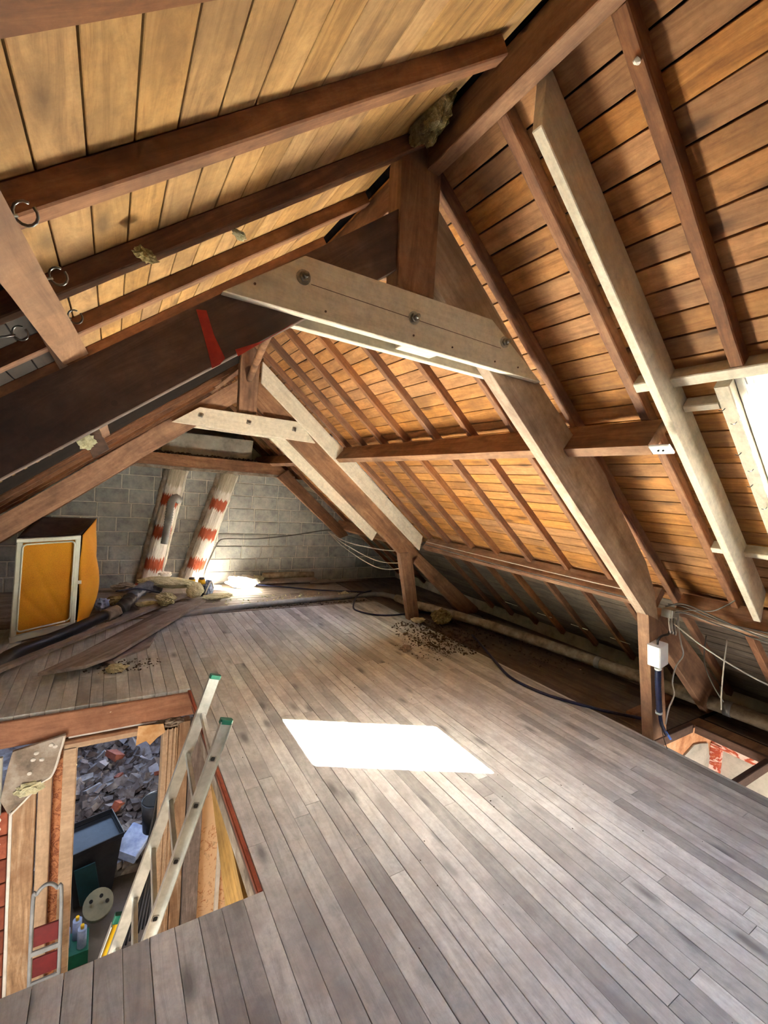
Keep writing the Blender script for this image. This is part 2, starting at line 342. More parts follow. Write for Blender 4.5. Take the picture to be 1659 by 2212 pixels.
def tube(name, pts, r, mat, parent=None, n=6, sides=8, rib=0, sm=True, rough=0, cap=True):
    P = smooth_path(pts, n) if sm else [Vector(p) for p in pts]
    org = P[0].copy(); bm = bmesh.new(); rings = []; up = None
    for i, p in enumerate(P):
        t = (P[min(i + 1, len(P) - 1)] - P[max(i - 1, 0)]).normalized()
        if up is None: up = t.orthogonal().normalized()
        up = (up - t * up.dot(t)).normalized(); s = t.cross(up)
        rr = (r[i] if isinstance(r, list) else r) * (1 + (rib if i % 2 else -rib))
        ring = []
        for k in range(sides):
            a = 2 * PI * k / sides; q = rr * (1 + rough * noise.noise(p * 14 + Vector((k, 0, 0))))
            ring.append(bm.verts.new(p - org + (up * math.cos(a) + s * math.sin(a)) * q))
        rings.append(ring)
    for i in range(len(rings) - 1):
        for k in range(sides): bm.faces.new((rings[i][k], rings[i][(k + 1) % sides], rings[i + 1][(k + 1) % sides], rings[i + 1][k]))
    if cap: bm.faces.new(rings[0][::-1]); bm.faces.new(rings[-1])
    return from_bm(name, bm, mat, parent, org, smooth=True)
def resample(pts, step):
    P = smooth_path(pts, 24); out = [P[0]]; acc = 0
    for a, b in zip(P, P[1:]):
        acc += (b - a).length
        if acc >= step: out.append(b); acc = 0
    return out
def lump(name, c, s, mat, parent=None, sub=3, amp=.35, freq=3, seed=0, flat=None, rot=0):
    bm = bmesh.new(); bmesh.ops.create_icosphere(bm, subdivisions=sub, radius=1)
    off = Vector((seed * 7.3, seed * 3.1, seed))
    for v in bm.verts:
        k = 1 + amp * noise.fractal(v.co * freq + off, .8, 2.1, 4)
        v.co = Vector((v.co.x * s[0], v.co.y * s[1], v.co.z * s[2])) * k
        if flat is not None and v.co.z < flat: v.co.z = flat
    if rot: bmesh.ops.rotate(bm, verts=bm.verts, cent=(0, 0, 0), matrix=Matrix.Rotation(rot, 3, 'Z'))
    return from_bm(name, bm, mat, parent, c)
def cyl(name, a, b, r, mat, parent=None, sides=16, r2=None, bev=0):
    a, b = Vector(a), Vector(b); bm = bmesh.new(); L = (b - a).length
    bmesh.ops.create_cone(bm, cap_ends=True, segments=sides, radius1=r, radius2=r if r2 is None else r2, depth=L)
    bmesh.ops.translate(bm, verts=bm.verts, vec=(0, 0, L / 2))
    z = (b - a).normalized(); x = z.orthogonal().normalized(); y = z.cross(x)
    M = Matrix(((x.x, y.x, z.x, a.x), (x.y, y.y, z.y, a.y), (x.z, y.z, z.z, a.z), (0, 0, 0, 1)))
    for f in bm.faces:
        if len(f.verts) == 4: f.smooth = True
    bmesh.ops.recalc_face_normals(bm, faces=bm.faces)
    me = bpy.data.meshes.new(name); bm.to_mesh(me); bm.free()
    return link(name, me, mat, parent, M)
def chunk_mesh(bm, c, s, rr):
    """an angular stone or brick fragment appended to bm"""
    vs = []
    R = Matrix.Rotation(rr.uniform(0, 6.28), 3, 'Z') @ Matrix.Rotation(rr.uniform(-.7, .7), 3, 'X') @ Matrix.Rotation(rr.uniform(-.7, .7), 3, 'Y')
    for x, y, z in ((-1, -1, -1), (1, -1, -1), (1, 1, -1), (-1, 1, -1), (-1, -1, 1), (1, -1, 1), (1, 1, 1), (-1, 1, 1)):
        p = Vector((x * s[0] * rr.uniform(.6, 1), y * s[1] * rr.uniform(.6, 1), z * s[2] * rr.uniform(.6, 1)))
        vs.append(bm.verts.new(Vector(c) + R @ p))
    for f in ((0, 3, 2, 1), (4, 5, 6, 7), (0, 1, 5, 4), (1, 2, 6, 5), (2, 3, 7, 6), (3, 0, 4, 7)): bm.faces.new([vs[i] for i in f])

ORD = ['first', 'second', 'third', 'fourth', 'fifth', 'sixth', 'seventh', 'eighth', 'ninth', 'tenth', 'eleventh', 'twelfth', 'thirteenth', 'fourteenth', 'fifteenth', 'sixteenth', 'seventeenth', 'eighteenth']

# ================================================================== SETTING
S = .8; CX = .7809; CZ = .6247
YB, YE = -1.3, 8.0                       # rear (behind the camera) and far end of the roof
def zr(x, off=0): return 3.756 - S * x + off
def oL(y):
    """the left slope lies lower beyond the far truss"""
    return 2.156 if y < 4.5 else 1.93 - .05 * (y - 4.5)
def zl(x, off=0, y=0): return oL(y) + S * x + off
SKY = [(2.07, 2.93, .115, .82), (2.12, 2.90, 4.60, 5.07)]     # roof openings: x0, x1, y0, y1

# --- floor: dark void board under individual boards
HX0, HX1, HY0, HY1 = -1.6, .5735, 1.60, 3.48                  # stairwell

bm = bmesh.new()
def add_box(bm, lo, hi):
    lo, hi = Vector(lo), Vector(hi); r = bmesh.ops.create_cube(bm, size=1)
    bmesh.ops.scale(bm, vec=hi - lo, verts=r['verts']); bmesh.ops.translate(bm, vec=(lo + hi) / 2, verts=r['verts'])
Z0, Z1 = -.06, -.024
add_box(bm, (-2.6, YB, Z0), (3.31, HY0, Z1)); add_box(bm, (HX1, HY0, Z0), (3.31, HY1, Z1)); add_box(bm, (-2.6, HY0, Z0), (HX0, HY1, Z1))
add_box(bm, (-2.6, HY1, Z0), (3.31, YE, Z1)); add_box(bm, (3.31, 1.56, Z0 - .02), (4.72, YE, Z1 - .02)); add_box(bm, (4.05, YB, Z0 - .02), (4.72, 1.56, Z1 - .02))
floor = from_bm('floor', bm, DARKM); meta(floor, kind='structure', label='bare attic floor of long narrow greyed pine boards')
W = .0795
i = 0; x = -1.9705
rf = random.Random(5)
while x < 3.30:
    x1 = min(x + W, 3.305); xm = (x + x1) / 2
    spans = [(YB, 5.36)]
    if xm > HX0 and xm < HX1:
        spans = [(YB, HY0), (HY1, 5.36)]
    for (ya, yb) in spans:
        y = ya; first = True
        while y < yb - .02:
            L = rf.choice((1.0, 1.4, 1.8, 2.2, 2.6)) + (rf.uniform(-.9, 0) if first else 0); first = False
            y2 = min(y + L, yb)
            if yb - y2 < .35: y2 = yb
            dz = rf.uniform(-.0012, .0012)
            stick('floor_board', (xm, y + .001, -.012 + dz), (xm, y2 - .001, -.012 + dz), (x1 - x) - rf.choice((.001, .0015, .002, .0035)), .024, (0, 0, 1), FLOORW, floor, ch=.0012)
            y = y2
    x += W
# rough boards beyond the pipe and out under the right eaves (crosswise and dusty)
y = 5.44
while y < 7.9:
    for (xa, xb) in ((-1.95, .9), (.9, 3.28)):
        stick('rough_board', (xa + .002, y + .06, -.028), (xb, y + .06, -.028), .112, .022, (0, 0, 1), PLANKW, floor, ch=.002)
    y += .118
y = 1.70
x = 3.315
while x < 4.7:
    stick('rough_board', (x + .07, 1.6, -.05), (x + .07, 7.9, -.05), .134, .02, (0, 0, 1), ROUGHF, floor, ch=.002)
    if x > 4.04: stick('rough_board', (x + .07, YB, -.05), (x + .07, 1.56, -.05), .134, .02, (0, 0, 1), ROUGHF, floor, ch=.002)
    x += .14

# --- ceiling: two slopes, each a deck with its roof boards
def deck(name, side, label):
    bm = bmesh.new()
    sx = lambda x: x if side > 0 else 2 - x
    if side < 0:
        for ya, yb in ((YB, 4.499), (4.5, YE)):
            xr = lambda y: (3.756 - oL(y)) / 1.6
            P = [bm.verts.new((x, y, zl(x, off, y))) for off in (.104, .145) for (x, y) in ((xr(ya), ya), (-2.9, ya), (-2.9, yb), (xr(yb), yb))]
            for f in ((0, 1, 2, 3), (7, 6, 5, 4), (0, 4, 5, 1), (1, 5, 6, 2), (2, 6, 7, 3), (3, 7, 4, 0)): bm.faces.new([P[i] for i in f])
        o = from_bm(name, bm, DARKM); prism('closing_board', [(-2.9, zl(-2.9, -.0, 5)), (1.14, zl(1.14, -.0, 5)), (1.14, zl(1.0, .12)), (1.0, zl(1.0, .12)), (-2.9, zl(-2.9, .12))], 4.50, 4.512, BOARD_D, o, (.78, 0, .625)); return meta(o, kind='structure', label=label)  # closing board added to shut out sky at the roof step, coloured dark as a gap
    xs = [1.0] + sorted(set([v for s in SKY for v in s[:2]])) + [4.9] if side > 0 else [1.0, 4.9]
    ys = [YB] + sorted(set([v for s in SKY for v in s[2:]])) + [YE] if side > 0 else [YB, YE]
    for a, b in zip(xs, xs[1:]):
        for c, d in zip(ys, ys[1:]):
            mx, my = (a + b) / 2, (c + d) / 2
            if side > 0 and any(s[0] < mx < s[1] and s[2] < my < s[3] for s in SKY): continue
            P = []
            for off in (.104, .145):
                for (x, y) in ((a, c), (b, c), (b, d), (a, d)):
                    P.append(bm.verts.new((sx(x), y, zr(x) + off)))
            for f in ((0, 1, 2, 3), (7, 6, 5, 4), (0, 4, 5, 1), (1, 5, 6, 2), (2, 6, 7, 3), (3, 7, 4, 0)): bm.faces.new([P[i] for i in f])
    o = from_bm(name, bm, DARKM); return meta(o, kind='structure', label=label)
ceil_r = deck('ceiling', 1, 'right roof slope lined with orange brown boards')
ceil_l = deck('ceiling', -1, 'left roof slope lined with pale brown boards')
rb = random.Random(3)
def roof_boards(side, pitch, parent, mat, cuts):
    k = 0; s = .03 if side > 0 else .03 - 2 * pitch
    while s < 4.88:
        s1 = s + pitch; sm = (s + s1) / 2; x = 1 + sm * CX; xx = x if side > 0 else 2 - x
        z = zr(x, .0855)
        if side < 0:
            for (a, b) in ((YB, rb.choice((-.3, .1))), (0, rb.choice((1.525, 1.985))), (0, 4.498), (4.5, rb.choice((5.3, 6.2))), (0, YE)):
                if a == 0: a = last
                last = b
                if s < 0 and a < 4.4: continue
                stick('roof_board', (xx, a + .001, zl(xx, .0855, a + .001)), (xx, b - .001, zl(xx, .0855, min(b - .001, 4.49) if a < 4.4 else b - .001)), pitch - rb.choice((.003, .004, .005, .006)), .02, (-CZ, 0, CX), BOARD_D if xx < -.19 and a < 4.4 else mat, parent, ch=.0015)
            s = s1; continue
        xa, xb = 1 + s * CX, 1 + s1 * CX
        joints = [YB] + sorted(rb.sample([cuts + .405 * q for q in range(1, 18)], 2)) + [YE]
        blocks = [(q[2], q[3]) for q in SKY if side > 0 and xb > q[0] + .01 and xa < q[1] - .01]
        ints = []
        for a, b in zip(joints, joints[1:]):
            segs = [(a, b)]
            for (c, d) in blocks:
                n2 = []
                for (p, q) in segs:
                    if d <= p or c >= q: n2.append((p, q))
                    else:
                        if c > p + .02: n2.append((p, c))
                        if d < q - .02: n2.append((d, q))
                segs = n2
            ints += segs
        for (a, b) in ints:
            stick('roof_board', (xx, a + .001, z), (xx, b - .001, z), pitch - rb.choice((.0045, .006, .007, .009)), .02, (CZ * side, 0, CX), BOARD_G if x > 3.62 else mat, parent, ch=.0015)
        s = s1; k += 1
roof_boards(1, .1035, ceil_r, BOARD_R, -.03)
roof_boards(-1, .0955, ceil_l, BOARD_L, .02)

# --- end wall of concrete blocks
YW = 6.95
bm = bmesh.new(); add_box(bm, (-2.6, YW + .02, -.06), (4.9, YW + .18, 1.66))
# clip to the roof
geom = lambda: list(bm.verts) + list(bm.edges) + list(bm.faces)
for (co, no) in (((1, 0, 3.02), (CZ, 0, CX)), ((0, 0, oL(7) + .06), (-CZ, 0, CX))):
    r = bmesh.ops.bisect_plane(bm, geom=geom(), plane_co=co, plane_no=no, clear_outer=True)
    es = [e for e in bm.edges if e.is_boundary]
    if es: bmesh.ops.holes_fill(bm, edges=es)
wall_back = from_bm('wall_back', bm, MORTAR); meta(wall_back, kind='structure', label='grey concrete block end wall with pale mortar')
rw = random.Random(8)
def block_at(xa, xb, za, zb):
    # trim with the slopes
    top = lambda x: min(zr(x), zl(x, 0, 7)) + .06
    za2 = za
    if top(xa) < za + .03 and top(xb) < za + .03: return
    pts = [(xa, za), (xb, za), (xb, min(zb, top(xb))), (xa, min(zb, top(xa)))]
    if pts[2][1] <= za or pts[3][1] <= za:
        if pts[2][1] <= za:
            xc = (3.816 - za) / S; pts = [(xa, za), (xc, za), (xa + max(0, min(xb - xa, (3.816 - zb) / S - xa)), zb) if (3.816 - zb) / S > xa else (xa, pts[3][1]), (xa, pts[3][1])]
            if abs(pts[2][0] - pts[3][0]) < .01 : pts = pts[:3]
        else: return
    if abs(pts[1][0] - pts[0][0]) < .04: return
    dy = rw.uniform(-.004, .004)
    prism('concrete_block', pts, YW + .008 + dy, YW + .06, BLOCK, wall_back, bev=.006)
for r in range(9):
    za = -.02 + r * .195; zb = za + .183; off = (.2 if r % 2 else 0) + rw.uniform(-.03, .03)
    if r == 8: zb = za + .12
    x = -2.6 + off
    while x < 4.7:
        L = rw.choice((.39, .39, .39, .39, .2, .3)); block_at(x, x + L - .014, za, zb); x += L
gb = box('wall_gable', (-3.0, 7.9, -.1), (4.95, 8.0, 3.0), RENDER); meta(gb, kind='structure', label='dark rendered gable beyond the block wall')
rb_ = box('wall_rear', (-2.4, YB - .1, -.06), (4.8, YB, 3.1), BEAMD); meta(rb_, kind='structure', label='boarded wall closing the attic behind the viewer')
for nm, lo, hi in (('wall_left_eave', (-2.95, YB, -.4), (-2.5, YE, .12)), ('wall_right_eave', (4.66, YB, -.4), (4.95, YE, .11))):
    o = box(nm, lo, hi, RENDER); meta(o, kind='structure')
# concrete ledge under the tie beam, joined to the wall
o = box('trim_1', (-.3, 6.82, 1.655), (2.5, 7.12, 1.70), PLASTER, bev=.006); meta(o, kind='structure', label='rough mortar ledge along the top of the block wall')

# chimney flues leaning up the wall, and the stack above them
def flue(xb, xt, label):
    a, b = Vector((xb, 6.83, -.02)), Vector((xt, 6.87, 1.66))
    t = thing('chimney_flue', a, label, 'chimney flue', 'leaning flues on the block wall')
    L = (b - a).length; bm = bmesh.new(); nx, ny = 34, 10
    for side in (0,):
        g = [[None] * (ny + 1) for _ in range(nx + 1)]
        prof = [(-.115, .12), (-.112, .02), (-.10, -.02), (-.06, -.04), (-.02, -.045), (.02, -.045), (.06, -.04), (.10, -.02), (.112, .02), (.115, .12)]
        for i in range(nx + 1):
            for j, (py, pz) in enumerate(prof):
                n_ = noise.noise(Vector((i * .35, j * .9, xb * 9))) * .008
                g[i][j] = bm.verts.new((L * i / nx, py + n_, -pz + n_))
        for i in range(nx):
            for j in range(len(prof) - 1): bm.faces.new((g[i][j], g[i + 1][j], g[i + 1][j + 1], g[i][j + 1]))
    M = frame(a, b - a, (0, -1, 0)); me = bpy.data.meshes.new('flue_shaft'); bmesh.ops.recalc_face_normals(bm, faces=bm.faces); bm.to_mesh(me); bm.free()
    link('flue_shaft', me, FLUE, t, M)
    for sx, w in ((-.125, .05), (.125, .03)):   # rough mortar fillets where the flue meets the wall
        pts = [a + (b - a) * q + Vector((sx, .09, 0)) for q in (0, .2, .4, .6, .8, .995)]
        tube('mortar_fillet', pts, w, MORTAR if sx > 0 else PLASTER, t, n=5, sides=7, rough=.5)
    return t
flue(.50, .80, 'left leaning flue painted white and red, with the grey hose in front')
flue(1.02, 1.51, 'right leaning flue painted white and red, above the yellow lamp')
st = thing('chimney_stack', (1.2, 7.3, 1.87), 'pale rendered chimney stack above the tie beam', 'chimney')
box('stack_body', (.60, 7.02, 1.88), (1.86, 7.5, 2.20), RENDER, st, bev=.01)
bm = bmesh.new()
for k in range(60):
    chunk_mesh(bm, (.5 + k * .024, 6.98 + random.uniform(0, .05), 1.875 + random.uniform(0, .02)), (.025, .02, .015), random)
o = from_bm('mortar_crumbs', bm, DEBRIS, st); o['kind'] = 'stuff'

# ================================================================== TIMBERS
# --- ridge beam
rd = thing('ridge_beam', (1.03, 1.5, 2.88), 'dark ridge beam running overhead into the near king post', 'beam')
def ridge_seg(name, ya, yb, xa, xb, wa, wb, zb0, parent, mat, h=.17):
    bm = bmesh.new(); P = []
    for y, xc, w in ((ya, xa, wa), (yb, xb, wb)):
        for (dx, z) in ((-w / 2, zb0), (w / 2, zb0), (w / 2, zb0 + h - .02), (0, zb0 + h + .01), (-w / 2, zb0 + h - .02)): P.append((y - ya, xc - xa + dx, z - zb0))
    # local X = world Y
    M = Matrix(((0, 1, 0, xa), (1, 0, 0, ya), (0, 0, 1, zb0), (0, 0, 0, 1)))
    V = [bm.verts.new((p[0], p[1], p[2])) for p in P]
    bm.faces.new(V[:5]); bm.faces.new(V[5:][::-1])
    for k in range(5): bm.faces.new((V[k], V[(k + 1) % 5], V[5 + (k + 1) % 5], V[5 + k]))
    bmesh.ops.bevel(bm, geom=list(bm.edges), offset=.003, segments=1, affect='EDGES')
    bmesh.ops.recalc_face_normals(bm, faces=bm.faces); me = bpy.data.meshes.new(name); bm.to_mesh(me); bm.free()
    return link(name, me, mat, parent, M)
ridge_seg('beam_length', YB, 1.54, .985, 1.05, .05, .06, 2.88, rd, BEAM)
rd2 = thing('ridge_beam', (1.05, 3, 2.88), 'ridge beam between the near and the far truss', 'beam')
ridge_seg('beam_length', 1.61, 4.44, 1.05, 1.06, .06, .06, 2.86, rd2, BEAM, h=.16)
rd3 = thing('ridge_beam', (1.05, 5, 2.85), 'ridge beam beyond the far truss', 'beam')
ridge_seg('beam_length', 4.54, YE - .1, 1.12, 1.12, .06, .06, 2.74, rd3, BEAM, h=.12)

# --- rafters
def rafter_r(y, x0, x1, label, w=.045, t=.068, grp='old rafters of the right slope', mat=RAFT):
    a = Vector((x0, y, zr(x0) + t / 2 * CX + .001)); b = Vector((x1, y, zr(x1) + t / 2 * CX + .001))
    a += Vector((CZ * t / 2, 0, 0)) * .0; off = NRM * (t / 2)
    a = Vector((x0, y, zr(x0))) + off; b = Vector((x1, y, zr(x1))) + off
    o = stick('rafter', a, b, w, t - .004, (CZ, 0, CX), mat, jit=.0015, seg=8); meta(o, label, 'rafter', grp); return o
NL = Vector((-CZ, 0, CX))
def rafter_l(y, x0, x1, label, w=.055, t=.06, grp='old rafters of the left slope', mat=RAFT):
    off = NL * (t / 2); x1 = x1 if y < 4.5 else (3.756 - oL(y)) / 1.6 - .02; a = Vector((x0, y, zl(x0, 0, y))) + off; b = Vector((x1, y, zl(x1, 0, y))) + off
    o = stick('rafter', a, b, w, t - .004, (-CZ, 0, CX), mat, jit=.0015, seg=8); meta(o, label, 'rafter', grp); return o
EX = 4.62
rafter_r(.775, 1.075, 2.0, 'short rust brown rafter on the right slope ending on the pale skylight header')
rafter_r(.775, 2.98, EX, 'stub of rafter below the roof window')
ys = [1.19, 1.58, 2.02, 2.42, 2.83, 3.25, 3.64, 4.04, 4.40]
for i, y in enumerate(ys):
    lab = ['rafter on the right slope just behind the long pale plank', 'rafter on the right slope directly above the near truss'][i] if i < 2 else '%s rafter behind the near truss on the right slope' % ORD[i - 2]
    rafter_r(y, 1.08, EX, lab)
for i, y in enumerate((5.22, 5.6, 6.0, 6.4, 6.8, 7.2, 7.6)):
    rafter_r(y, 1.08, EX, '%s rafter beyond the far truss on the right slope' % ORD[i])
rafter_r(.10, 1.075, EX, 'rafter of the right slope beside the roof window, overhead')
rafter_r(-.35, 1.06, EX, 'rafter of the right slope behind the viewer')
yl = [.62 + .002, 1.072, 1.53, 1.99 ]
LL = ['nearest rafter of the left slope, lit orange at the top left corner', 'dark rafter crossing the left slope above the first ring bolt', 'rafter of the left slope running down from the mineral wool tuft', 'rafter of the left slope next to the near truss']
for i, y in enumerate((.612, 1.075, 1.525, 1.985)):
    rafter_l(y, -2.6, .96 if i < 2 else 1.0, LL[i], w=.055 if i else .14)
rafter_l(.1, -2.6, .96, 'rafter of the left slope behind the viewer')
for i, y in enumerate((2.47, 2.88, 3.3, 3.74, 4.16, 4.86, 5.3, 5.74, 6.18, 6.62, 7.1, 7.6)):
    rafter_l(y, -2.6, 1.0, '%s rafter of the left slope behind the near truss' % ORD[i], w=.05)

# --- purlins
def purlin(name_label, A, h, w, y0, y1, side, mat, A1=None):
    """cross-section set square to the slope: corner A (lower, ridge side), depth h towards the roof, thickness w down the slope"""
    def corners(A):
        A = Vector((A[0], 0, A[1])); n = Vector((CZ * side, 0, CX)); d = Vector((CX * side, 0, -CZ))
        return [A, A + d * w, A + d * w + n * h, A + n * h]
    c0, c1 = corners(A), corners(A1 or A); bm = bmesh.new()
    n_ = 10; rings = []
    for i in range(n_ + 1):
        t = i / n_; ring = []
        for k in range(4):
            p = c0[k].lerp(c1[k], t); j = noise.noise(Vector((t * 6, k * 3, A[0]))) * .004
            ring.append(bm.verts.new(((y1 - y0) * t, p.x - A[0] + j, p.z - A[1] + j * .5)))
        rings.append(ring)
    for i in range(n_):
        for k in range(4): bm.faces.new((rings[i][k], rings[i][(k + 1) % 4], rings[i + 1][(k + 1) % 4], rings[i + 1][k]))
    bm.faces.new(rings[0]); bm.faces.new(rings[-1][::-1])
    bmesh.ops.recalc_face_normals(bm, faces=bm.faces); me = bpy.data.meshes.new('purlin'); bm.to_mesh(me); bm.free()
    M = Matrix(((0, 1, 0, A[0]), (1, 0, 0, y0), (0, 0, 1, A[1]), (0, 0, 0, 1)))
    o = link('purlin', me, mat, None, M); meta(o, name_label, 'purlin'); return o
purlin('dark middle purlin of the right slope, its near end cut off at the pale plank', (2.04, 1.89), .172, .058, 1.10, 4.40, 1, BEAM)
purlin('middle purlin of the right slope beyond the far truss', (2.04, 1.86), .172, .058, 4.62, 7.8, 1, BEAM)
purlin('lower purlin of the right slope with cables clipped along it', (3.335, .925), .155, .06, 1.64, 4.42, 1, BEAM)
purlin('lower purlin of the right slope beyond the far truss', (3.30, .90), .155, .06, 4.55, 6.93, 1, BEAM)
purlin('lower purlin of the right slope nearest the roof window, hung with cables', (3.335, .925), .155, .06, -1.2, 1.50, 1, BEAM)
purlin('heavy left purlin coming down from the top left with ring bolts', (-.25, 1.905), .165, .066, -1.2, 1.53, -1, BEAMW, A1=(-.068, 1.915))
purlin('left purlin beyond the near truss, its sawn end by the yellow wool scrap', (-.06, 1.91), .165, .06, 1.62, 4.52, -1, BEAM, A1=(-.02, 1.885))

# --- trusses
def bolt(parent, x, y, z, r=.012, d=-1, big=.017):
    if big > .019:
        p_ = stick('square_washer', (x - .02, y - .002, z + .004), (x + .02, y - .002, z - .004), .04, .004, (0, 1, 0), STEEL, parent, ch=.001)
        cyl('nut', (x, y, z), (x, y - .014, z), .011, BOLTM, p_, 6); return p_
    o = cyl('bolt', (x, y, z), (x, y + d * .016, z), big, BOLTM, parent, 6)
    cyl('washer', (x, y + d * -.001, z), (x, y + d * .004, z), big * 1.5, STEEL, o, 16)
    cyl('stud', (x, y + d * .014, z), (x, y + d * .034, z), big * .55, BOLTM, o, 10)
    return o
T1 = thing('roof_truss', (1.0, 1.57, 0), 'near roof truss with dark left rafter, king post and new pale collar planks', 'roof truss', 'roof trusses')
a0, a1 = 1.537, 1.603
gL, gR = (.78, 0, .625), (.78, 0, -.625)
def seg_poly(top):  return top
prism('principal_rafter', [(-2.35, -.10), (.935, 2.475), (.935, 2.715), (.6, 2.442), (-.26, 1.757), (-2.35, .09)], a0, a1, BEAMD, T1, gL)
pr = prism('principal_rafter', [(1.085, 2.484), (3.10, .872), (3.205, .775), (3.215, .86), (3.13, 1.06), (2.98, 1.27), (2.62, 1.60), (2.50, 1.72), (2.44, 1.79), (2.33, 1.872), (2.17, 1.925), (1.73, 2.245), (1.085, 2.78)], a0, a1, BEAMG, T1, gR)
prism('purlin_cleat', [(2.17, 1.86), (2.335, 1.875), (2.42, 1.83), (2.45, 1.80), (2.45, 1.60), (2.2, 1.72)], a1 - .0, a1 + .05, BEAM, T1, gR)
prism('king_post', [(.925, 2.40), (1.105, 2.40), (1.09, 2.87), (1.09, 3.0), (1.0, 3.02), (.905, 2.98), (.90, 2.87)], a0 - .012, a1 + .012, BEAM, T1, (0, 0, 1))
prism('collar_plank', [(.272, 2.178), (1.77, 2.183), (1.415, 2.392), (.533, 2.375)], 1.498, 1.535, NEWW, T1)
prism('collar_plank', [(.30, 2.17), (1.80, 2.175), (1.43, 2.385), (.55, 2.37)], 1.606, 1.642, NEWW, T1)
prism('packing_block', [(.98, 2.185), (1.16, 2.185), (1.16, 2.37), (.98, 2.37)], 1.537, 1.60, NEWW, T1)
prism('crack', [(.56, 2.287), (1.0, 2.285), (1.48, 2.282), (1.48, 2.280), (1.0, 2.2825), (.56, 2.285)], 1.4972, 1.499, BEAMD, T1, bev=0)
bolt(T1, .531, 1.498, 2.30); bolt(T1, .995, 1.498, 2.287); bolt(T1, 1.498, 1.498, 2.312)
for (x, z) in ((.37, 2.23), (.62, 2.21), (1.0, 2.22), (1.2, 2.22), (1.45, 2.215), (1.6, 2.22)):
    cyl('nail', (x, 1.499, z), (x, 1.495, z), .004, BEAMD, T1, 8)
# leaning post and lower brace
prism('post', [(3.295, 0), (3.48, 0), (3.235, .80), (3.21, .86), (3.05, .915)], 1.522, 1.60, BEAM, T1, (-.26, 0, .9))
prism('brace', [(3.18, .80), (3.30, .93), (4.33, .22), (4.45, .0), (4.18, -.0)], 1.55, 1.605, BEAM, T1, gR)
# knots and holes seen on the dark rafter
for (x, z) in ((.0, 1.79), (.1, 1.86), (-.2, 1.66), (.62, 2.3)):
    cyl('knot', (x, a0 + .001, z), (x, a0 - .0012, z), .009, BEAMD, T1, 8)
# red paint marks
prism('paint_mark', [(.205, 2.115), (.235, 2.12), (.262, 2.05), (.30, 1.985), (.285, 1.962), (.262, 1.945), (.245, 2.0), (.225, 2.06)], a0 - .001, a0 + .001, REDP, T1, bev=0)
prism('paint_mark', [(.33, 2.02), (.42, 2.07), (.52, 2.155), (.505, 2.14), (.40, 2.05), (.34, 2.0)], a0 - .001, a0 + .001, REDP, T1, bev=0)

T2 = thing('roof_truss', (1.08, 4.48, 0), 'far roof truss with pale collar and white planks beside it', 'roof truss', 'roof trusses')
b0, b1 = 4.45, 4.52
prism('principal_rafter', [(-2.15, -.19), (1.0, 2.33), (1.0, 2.54), (.4, 2.062), (-.72, 1.162), (-2.15, .02)], b0, b1, BEAM, T2, gL)
prism('principal_rafter', [(1.19, 2.312), (3.06, .812), (3.23, .70), (3.32, .83), (3.17, .985), (2.6, 1.49), (2.0, 1.95), (1.19, 2.57)], b0, b1, BEAM, T2, gR)
prism('king_post', [(1.02, 2.24), (1.19, 2.24), (1.195, 2.75), (1.14, 3.0), (1.03, 3.0), (1.01, 2.7)], b0 - .012, b1 + .012, BEAM, T2, (0, 0, 1))
prism('collar_plank', [(.44, 2.055), (1.815, 2.03), (1.625, 2.225), (.665, 2.222)], 4.40, 4.438, NEWW, T2)
prism('collar_plank', [(.44, 2.045), (1.82, 2.03), (1.63, 2.225), (.665, 2.222)], 4.535, 4.57, NEWW, T2)
bolt(T2, .675, 4.40, 2.15, big=.02); bolt(T2, 1.11, 4.40, 2.148, big=.02); bolt(T2, 1.57, 4.40, 2.143, big=.02)
prism('post', [(3.24, 0), (3.40, 0), (3.235, .70), (3.15, .86), (3.02, .85)], 4.44, 4.52, BEAM, T2, (-.2, 0, .9))
prism('brace', [(3.20, .78), (3.32, .84), (4.42, .06), (4.40, 0), (4.12, .0)], 4.45, 4.52, BEAM, T2, gR)
tube('ridge_strut', [(1.10, 4.43, 2.56), (1.075, 4.05, 2.70), (1.06, 3.55, 2.87)], .032, BEAM, T2, rough=.25)
tube('ridge_strut', [(1.0, 1.64, 2.5), (1.02, 1.95, 2.66), (1.04, 2.2, 2.86)], .03, BEAM, T1, rough=.25)
prism('notch_block', [(-.13, 1.67), (-.02, 1.76), (-.1, 1.92), (-.2, 1.83)], 4.38, 4.44, BEAMD, T2)

T3 = thing('roof_truss', (1.0, 6.63, 0), 'farthest truss against the block wall with low tie beam', 'roof truss', 'roof trusses')
prism('principal_rafter', [(2.13, 1.66), (3.26, .745), (3.40, .80), (3.30, .92), (2.36, 1.70), (2.3, 1.79)], 6.56, 6.63, BEAM, T3, gR)
prism('principal_rafter', [(-1.6, .20), (.3, 1.72), (.3, 1.97), (-1.6, .45)], 6.56, 6.63, BEAM, T3, gL)
prism('tie_beam', [(-.1, 1.70), (2.36, 1.70), (2.20, 1.862), (.1, 1.862)], 6.70, 6.80, BEAM, T3)

